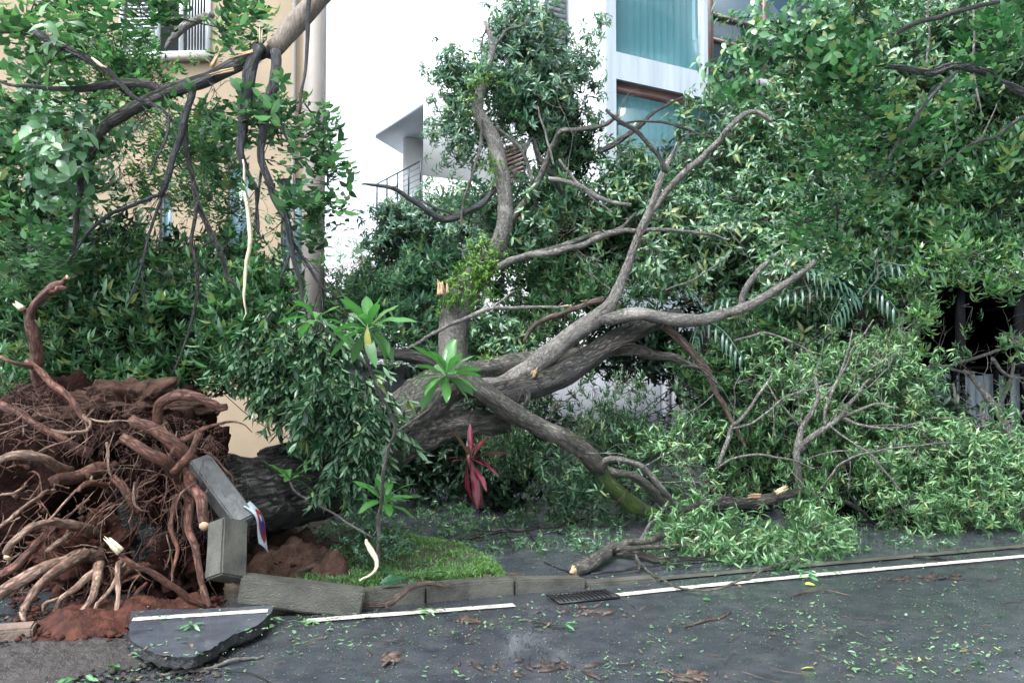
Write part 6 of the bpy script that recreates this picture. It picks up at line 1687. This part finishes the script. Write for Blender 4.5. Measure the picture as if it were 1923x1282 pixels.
# leafy litter tufts lying about
LIT = [((570, 1165), 40, 8, 16, leaf_fresh, "cluster of fresh green leaves at the left end of the white line"), ((800, 1145), 22, 5, 7, leaf_fresh, "small tuft of green leaves with an orange one on the white line below the kerb"),
       ((365, 1172), 24, 6, 9, leaf_mid, "little heap of dark green needles and leaves lying on the broken asphalt slab"), ((145, 1272), 30, 8, 9, leaf_bright, "bright green leaves on the mud at the bottom left corner"), ((215, 1250), 12, 5, 4, leaf_bright, "few green leaves on the mud right of the corner ones"),
       ((1510, 1075), 60, 9, 22, leaf_bright, "pile of green leaves on the white line beyond the leafy heap"), ((1070, 1170), 12, 4, 4, leaf_bright, "two green leaves on the road below the drain grate")]
for (u, v), ru, rv, n_, m_, lab in LIT:
    t = empty("leaf_tuft", G(u, v), lab, "leaf tuft")
    for _ in range(n_):
        me = random.choice(BIG[:4]); key = ("litter", me.name, m_.name)
        if key not in SPR_ME:
            c = me.copy(); c.materials.clear(); c.materials.append(m_); c.name = "leaf"; SPR_ME[key] = c
        p = G(u + random.gauss(0, ru * .55), v + random.gauss(0, rv * .55), 0.02 + random.random() * 0.025 + (0.095 if "slab" in lab else 0)); a = random.uniform(0, 6.28)
        link("leaf", SPR_ME[key], m_, t, orient(p, (math.cos(a), math.sin(a), random.uniform(-0.1, 0.35)), random.uniform(-0.6, 0.6), random.uniform(0.18, 0.42)))
t = empty("broad_leaf_cluster", G(770, 1085, 0.1), "big dark glossy leaves lying on the front of the grass patch", "leaf cluster")
gl = leaf_mat("leaf_glossy_dark", (0.01, 0.035, 0.018), (0.02, 0.06, 0.03), (0.04, 0.1, 0.05), rough=0.15, trans=0.05)
GLM = [big_leaf_mesh("leaf", 0.30, 0.13, dr, 0.12, 30 + i) for i, dr in enumerate((0.1, 0.25))]
for me in GLM: me.materials.append(gl)
for (u, v, a, s, dz) in ((765, 1085, 3.3, 0.65, 0.1), (740, 1078, 2.6, 0.6, 0.2), (790, 1078, 0.3, 0.7, 0.1), (800, 1090, -0.2, 0.6, 0.05), (760, 1092, -2.8, 0.6, 0.0), (775, 1095, 0.0, 0.5, 0.0), (790, 1062, 1.2, 0.5, 0.3)):
    link("leaf", random.choice(GLM), gl, t, orient(G(u, v, 0.15), (math.cos(a), math.sin(a), dz), random.uniform(-.4, .4), s))

# fallen leaves on the road: the largest 260 singly, the rest together
FL = []
for i, (L, W, dr, fo) in enumerate(((0.05, 0.022, 0.2, 0.2), (0.045, 0.026, -0.3, 0.3), (0.06, 0.02, 0.1, 0.5), (0.035, 0.024, 0.4, 0.1))):
    V, T_ = leaf_blade(L, W, dr, fo, (0, .15, .5, .82, 1), (.1, .6, 1, .55, 0)); V[:, 2] += 0.006; FL.append((V, T_))
FLM = {}
pts = []
while len(pts) < 2600:
    u, v = random.uniform(-20, 1940), 1282 - abs(random.gauss(0, 130)) if random.random() < .6 else random.uniform(920, 1282)
    g = G(u, v)
    if v > 1281 or v < 925: continue
    behind = g[1] > 6.4 + 0.36 * g[0]
    if behind and u < 960 and v < 1110: 
        z = 0.11 if inside(g[0], g[1]) else 0.006
    else: z = 0.006
    if 240 < u < 515 and 1138 < v < 1235: 
        z = 0.103; g = G(u, v, z)
    cl = mnoise.noise(Vector((g[0] * 1.3, g[1] * 1.3, 5)))
    if random.random() > 0.4 + 1.6 * cl: continue
    pts.append((g[0], g[1], z, v))
pts.sort(key=lambda q: -q[3])
lm = [leaf_mid, leaf_fresh, leaf_cool, simple("leaf_litter_brown", (0.12, 0.075, 0.045), 0.5, var=0.4), yellow_leaf, leaf_mat("leaf_pale_side", (0.12, 0.19, 0.12), (0.17, 0.25, 0.17), (0.24, 0.32, 0.22), rough=0.5, trans=0.1)]
wts = (0.32, 0.26, 0.14, 0.17, 0.01, 0.10)
rest = {}
for i, (x, y, z, v) in enumerate(pts):
    k = random.randrange(len(FL)); mi = random.choices(range(6), wts)[0]; a = random.uniform(0, 6.28); s = random.uniform(0.3, 0.9) if random.random() < .6 else random.uniform(.12, .35)
    M = orient((x, y, z + 0.004), (math.cos(a), math.sin(a), random.uniform(-0.04, 0.12)), random.uniform(-0.35, 0.35) + (math.pi if random.random() < .4 else 0), s)
    if i % 9 == 0 and i < 2340:
        key = (k, mi)
        if key not in FLM: FLM[key] = mesh_np("fallen_leaf", FL[k][0], [FL[k][1]], True, {"tint": np.full(len(FL[k][0]), 0.6)})
        if not FLM[key].materials: FLM[key].materials.append(lm[mi])
        o = link("fallen_leaf", FLM[key], None, None, M); g_ = G(0, v); col_ = ("small green", "small fresh green", "small bluish green", "small brown", "small yellow", "small pale underside-up")[mi]
        onlane = y > 6.4 + 0.36 * x; px_ = 961 + x / y * F
        where = "the broken slab" if z > 0.1 else ("the side lane behind the kerb" if onlane else "the wet road") + (" in the left third" if px_ < 640 else " in the middle third" if px_ < 1280 else " in the right third")
        tag(o, col_ + " fallen leaf on " + where, "leaf", col_ + " fallen leaves on " + where)
    else:
        M = np.array(M); V = FL[k][0] @ M[:3, :3].T + M[:3, 3]
        rest.setdefault(mi, [[], [], 0]); r_ = rest[mi]; r_[0].append(V); r_[1].append(FL[k][1] + r_[2]); r_[2] += len(V)
for mi, r_ in rest.items():
    V = np.vstack(r_[0]); o = link("leaf_litter", mesh_np("leaf_litter", V, [np.vstack(r_[1])], True, {"tint": rng.uniform(0.3, 0.9, len(r_[0])).repeat(len(FL[0][0]))[:len(V)] if False else np.full(len(V), 0.6)}), lm[mi]); tag(o, kind="stuff")
for (u, v, s, lab, m_) in ((1530, 1256, 1.0, "bright yellow-green leaf lying alone at the bottom right of centre", yellow_leaf), (1512, 1098, 1.1, "long yellow leaf on the road just below the white line", yellow_leaf), (1518, 1082, 1.0, "round fresh green leaf overlapping the white line", leaf_bright), (1320, 1126, 0.8, "single round green leaf on the dark road left of the yellow one", leaf_bright), (808, 1140, 0.7, "orange leaf lying on the white line below the kerb", simple("leaf_orange", (0.5, 0.2, 0.03), 0.5, var=0.2)),
                           (1850, 1245, 1.1, "pale green leaf at the lower right corner of the road", leaf_fresh)):
    V, T_ = leaf_blade(0.075, 0.045, 0.2, 0.2, (0, .15, .5, .82, 1), (.2, .7, 1, .65, 0)); V[:, 2] += 0.008
    a = random.choice((0.1, 3.0)); o = link("fallen_leaf", mesh_np("fallen_leaf", V, [T_], True, {"tint": np.full(len(V), 0.5)}), m_, None, orient(G(u, v, 0.01), (math.cos(a), math.sin(a), 0.06), 0.25, s)); tag(o, lab, "leaf")

# green litter on the lane and under the crown
SL = dict(pos=[], dir=[], sc=[])
for (u0, u1, v0, v1, n_) in ((640, 900, 945, 1000, 110), (820, 1180, 960, 1035, 230), (960, 1300, 915, 975, 200), (1240, 1500, 985, 1070, 80), (1500, 1923, 960, 1035, 100), (560, 700, 985, 1050, 50), (700, 930, 1030, 1100, 14)):
    for _ in range(n_):
        g = G(random.uniform(u0, u1), random.uniform(v0, v1), 0.03 + (0.08 if u0 < 650 else 0)); SL['pos'].append(g); SL['dir'].append((rng.normal(), rng.normal(), 0.35)); SL['sc'].append(random.uniform(0.35, 0.75))
t = empty("leaf_litter_sprays", G(950, 1000), "torn green sprays scattered over the lane between the grass patch and the fallen crown", "leaf litter")
foliage(t, np.array(SL['pos']), np.array(SL['dir']), np.array(SL['sc']), "fine", leaf_mid, "litter", 160, "spray")

# cables
def cable(label, paths, r=0.006):
    t = empty("cable", P(*paths[0][0]), label, "cable")
    for pth in paths:
        mb = MB(); tube(mb, [P(*q) for q in pth], [r] * len(pth), 5, 0.15, 0); mb.build("strand", m_black, t, True)
cable("bundle of torn black cables sagging in front of the pale metal gate", [[(1330, 680, 10.5), (1280, 715, 10.4), (1220, 760, 10.3), (1150, 830, 10.2)], [(1330, 684, 10.45), (1270, 728, 10.4), (1215, 775, 10.3), (1160, 825, 10.2)],
      [(1120, 805, 10.3), (1200, 785, 10.2), (1290, 750, 10.2), (1350, 735, 10.3)], [(1110, 818, 10.3), (1200, 800, 10.2), (1300, 760, 10.2), (1350, 745, 10.3)], [(1140, 800, 10.2), (1180, 815, 10.2), (1230, 850, 10.2)]])
cable("thin black cables crossing the tan wall above the fallen trunk", [[(400, 690, 8.6), (450, 712, 8.6), (520, 740, 8.7), (640, 760, 9)], [(400, 700, 8.6), (470, 735, 8.6), (560, 790, 8.7), (660, 830, 9)], [(410, 730, 8.6), (480, 790, 8.6), (560, 830, 8.7), (640, 850, 9)]], 0.004)

# more bare twigs springing from the boughs
for par, lst in ((FTR, [(1000, 690, 8.8), (1060, 640, 8.9), (1122, 596, 9.0), (1190, 465, 9.1), (1214, 410, 9.1), (1280, 600, 9.0), (1360, 590, 9.0), (1440, 556, 8.9), (1090, 682, 8.9), (1160, 655, 9.3), (960, 775, 8.5), (1040, 815, 8.6), (1090, 842, 8.7), (1190, 890, 8.9), (1340, 944, 8.6), (1400, 940, 8.7), (1560, 930, 9.0), (985, 482, 9.5), (1140, 440, 9.5), (1240, 434, 9.5), (1340, 276, 9.0), (1285, 325, 9.0), (1180, 255, 9.6), (1500, 515, 8.8)]),):
    mb = MB()
    for (u, v, Y) in lst:
        for _ in range(2):
            grow(mb, P(u, v, Y), (rng.normal() * 0.8, -0.3, rng.normal() * 0.6 + 0.2), random.uniform(0.15, 0.4), random.uniform(0.003, 0.006), 2, 0.02)
    tag(mb.build("fine_twigs", bark_brown, par, True), kind="stuff")

# smaller roots and clods over the root plate
mb = MB()
for _ in range(45):
    u, v = random.uniform(20, 400), random.uniform(770, 1120)
    grow(mb, P(u, v, random.uniform(6.3, 6.6)), (rng.normal() * 0.9, -0.8, rng.normal() * 0.7 - 0.15), random.uniform(0.12, 0.34), random.uniform(0.004, 0.011), random.choice((1, 2)), 0.05)
tag(mb.build("small_roots", root_mat, FTR, True), kind="stuff")
mb = MB()
for _ in range(240):
    u, v = random.uniform(20, 410), random.uniform(760, 1150)
    c = P(u, v, random.uniform(6.25, 6.75)); s_ = random.uniform(0.008, 0.035)
    q = np.array([(1, 0, 0), (-1, 0, 0), (0, 1, 0), (0, -1, 0), (0, 0, 1), (0, 0, -1)]) * s_ + rng.normal(size=(6, 3)) * s_ * 0.3
    mb.add(q + c, [np.array([(0, 2, 4), (2, 1, 4), (1, 3, 4), (3, 0, 4), (2, 0, 5), (1, 2, 5), (3, 1, 5), (0, 3, 5)])])
tag(mb.build("clinging_clods", m_soil, FTR), kind="stuff")

# nearly leafless broken boughs in front of the fence
t = empty("bare_fallen_bough", G(1880, 900), "tangle of almost leafless grey boughs leaning before the metal fence at the right", "bough")
for pth in ([(1960, 880, 9.6, 14), (1905, 820, 9.7, 16), (1870, 770, 9.8, 14), (1840, 725, 9.9, 10), (1810, 695, 10, 6)], [(1870, 770, 9.8, 8), (1895, 720, 9.8, 7), (1905, 680, 9.8, 5)], [(1735, 690, 10, 4), (1800, 683, 9.9, 6), (1850, 665, 9.8, 6), (1940, 640, 9.7, 5)],
            [(1862, 672, 9.8, 7), (1890, 705, 9.8, 6), (1925, 712, 9.8, 5)], [(1852, 740, 9.9, 6), (1846, 790, 9.8, 7), (1855, 830, 9.7, 7)], [(1790, 720, 9.9, 5), (1798, 770, 9.8, 6), (1800, 810, 9.8, 6)], [(1700, 700, 10, 3), (1760, 690, 10, 5), (1830, 700, 9.9, 5)], [(1925, 770, 9.7, 5), (1880, 800, 9.7, 6), (1830, 800, 9.7, 4)]):
    branch(t, pth, bark_pale)
mb = MB()
for (u, v) in ((1810, 695), (1900, 690), (1760, 690), (1850, 665), (1890, 705), (1846, 780), (1925, 712), (1870, 770)):
    for _ in range(2): grow(mb, P(u, v, 9.8), (rng.normal(), -0.2, rng.normal() * 0.7 + 0.2), random.uniform(0.2, 0.4), 0.005, 2, 0.02)
tag(mb.build("fine_twigs", bark_pale, t, True), kind="stuff")
crown(t, [(1640, 640, 10.0, 26, 12, 0.1, 5, 0.9, 'up'), (1775, 655, 9.9, 10, 14, 0.1, 4, 0.9, 'down'), (1820, 570, 9.9, 14, 14, 0.1, 4, 0.9, 'down'), (1900, 730, 9.7, 30, 20, 0.1, 6, 0.8, 'down')], "fine", leaf_fresh, bark_pale, 8)
# fringe of leaf clusters against the black shade
crown(t if False else bpy.data.objects["leafy_tree"], [(1880, 520, 9.4, 45, 22, 0.3, 34, 0.95, 'down'), (1800, 470, 9.4, 60, 25, 0.3, 44, 0.95, 'down'), (1720, 560, 9.6, 24, 60, 0.3, 60, 0.95, 'down'), (1905, 620, 9.4, 14, 30, 0.2, 14, 0.9, 'down'), (1700, 640, 9.8, 24, 40, 0.3, 50, 0.9, 'down')], "rosette", leaf_fresh, bark_pale, 60, name="fringe_foliage")

# shredded leaf and grit flecks washed over the wet road and lane
def flecks(name, n, mat, smin, smax):
    V = []; k = 0
    while k < n:
        x = random.uniform(-5, 9); off = random.uniform(-3.4, 2.8)
        p = onroad(x, off)
        if p[1] < 3.6: continue
        cl = mnoise.noise(Vector((p[0] * 0.9, p[1] * 0.9, 8)))
        if random.random() > 0.55 + cl: continue
        if inside(p[0], p[1]): continue
        z = 0.011
        s_ = random.uniform(smin, smax); a = random.uniform(0, 6.28); c_, n_ = math.cos(a) * s_, math.sin(a) * s_; w = random.uniform(0.3, 0.8)
        V += [(p[0] - c_, p[1] - n_, z), (p[0] + n_ * w, p[1] - c_ * w, z + 0.002), (p[0] + c_, p[1] + n_, z + random.uniform(0, 0.004)), (p[0] - n_ * w, p[1] + c_ * w, z + 0.002)]
        k += 1
    o = link(name, mesh_np(name, V, [np.arange(4 * n).reshape(-1, 4)], False, {"tint": np.repeat(rng.uniform(0.2, 1.0, n), 4)}), mat); tag(o, kind="stuff")
flecks("leaf_fragments", 9000, lm[5], 0.002, 0.006)
flecks("green_fragments", 7000, leaf_fresh, 0.003, 0.009)
flecks("brown_fragments", 5000, m_scrap, 0.002, 0.009)

bb = bpy.data.objects["broken_bough"]
mb = MB()
for (u, v) in ((240, 390), (300, 368), (355, 300), (412, 470), (300, 180), (200, 238), (365, 450), (455, 280), (491, 300), (538, 410), (549, 470), (150, 350), (410, 138), (600, 530), (514, 170), (265, 500)):
    for _ in range(2): grow(mb, P(u, v, 5.4), (rng.normal() * 0.6, -0.1, -0.6 + rng.normal() * 0.5), random.uniform(0.12, 0.3), random.uniform(0.0025, 0.005), 2, 0.08)
tag(mb.build("fine_twigs", bark_black, bb, True), kind="stuff")

# thin pale roots and snapped ends over the plate
mb = MB()
for _ in range(60):
    u, v = random.uniform(10, 400), random.uniform(760, 1110)
    if v < 700 + max(0, u - 60) * 0.4: continue
    grow(mb, P(u, v, random.uniform(6.05, 6.4)), (rng.normal() * 0.9, -0.5, rng.normal() * 0.6 - 0.4), random.uniform(0.10, 0.30), random.uniform(0.003, 0.006), 1, 0.08, 0.8)
tag(mb.build("pale_roots", root_pale, FTR, True), kind="stuff")
# twigs and bark litter over lane and grass
mb = MB()
for (u0, u1, v0, v1, n_) in ((640, 1250, 945, 1060, 90), (560, 930, 1010, 1095, 40), (1250, 1900, 985, 1060, 50), (300, 1900, 1130, 1282, 60)):
    for _ in range(n_):
        g = G(random.uniform(u0, u1), random.uniform(v0, v1), 0.012)
        if inside(g[0], g[1]): g[2] = 0.12
        a = random.uniform(0, 6.28); L = random.uniform(0.04, 0.22); d = np.array((math.cos(a), math.sin(a), 0.03)); q = g + d * L * .5 + rng.normal(size=3) * 0.01; q[2] = abs(q[2] - g[2]) + g[2]
        r0 = random.uniform(0.0015, 0.004)
        tube(mb, [g, q, g + d * L + np.array((0, 0, 0.005))], [r0, r0, r0 * .6], 4, 0.06, 0.1, cap=False)
tag(mb.build("twig_litter", bark_brown), kind="stuff")

# low weeds and torn sprays over the grass patch
W = dict(pos=[], dir=[], sc=[])
for _ in range(150):
    g = G(random.uniform(520, 940), random.uniform(1000, 1100), 0.10)
    if not inside(g[0], g[1]): continue
    W['pos'].append(g); W['dir'].append((rng.normal() * 0.5, rng.normal() * 0.5, 0.9)); W['sc'].append(random.uniform(0.18, 0.42))
t = empty("weeds", G(740, 1050), "low green weeds and torn sprays among the short grass behind the kerb", "weeds")
foliage(t, np.array(W['pos']), np.array(W['dir']), np.array(W['sc']), "fine", leaf_mid, "weed_leaves", 40, "weed")
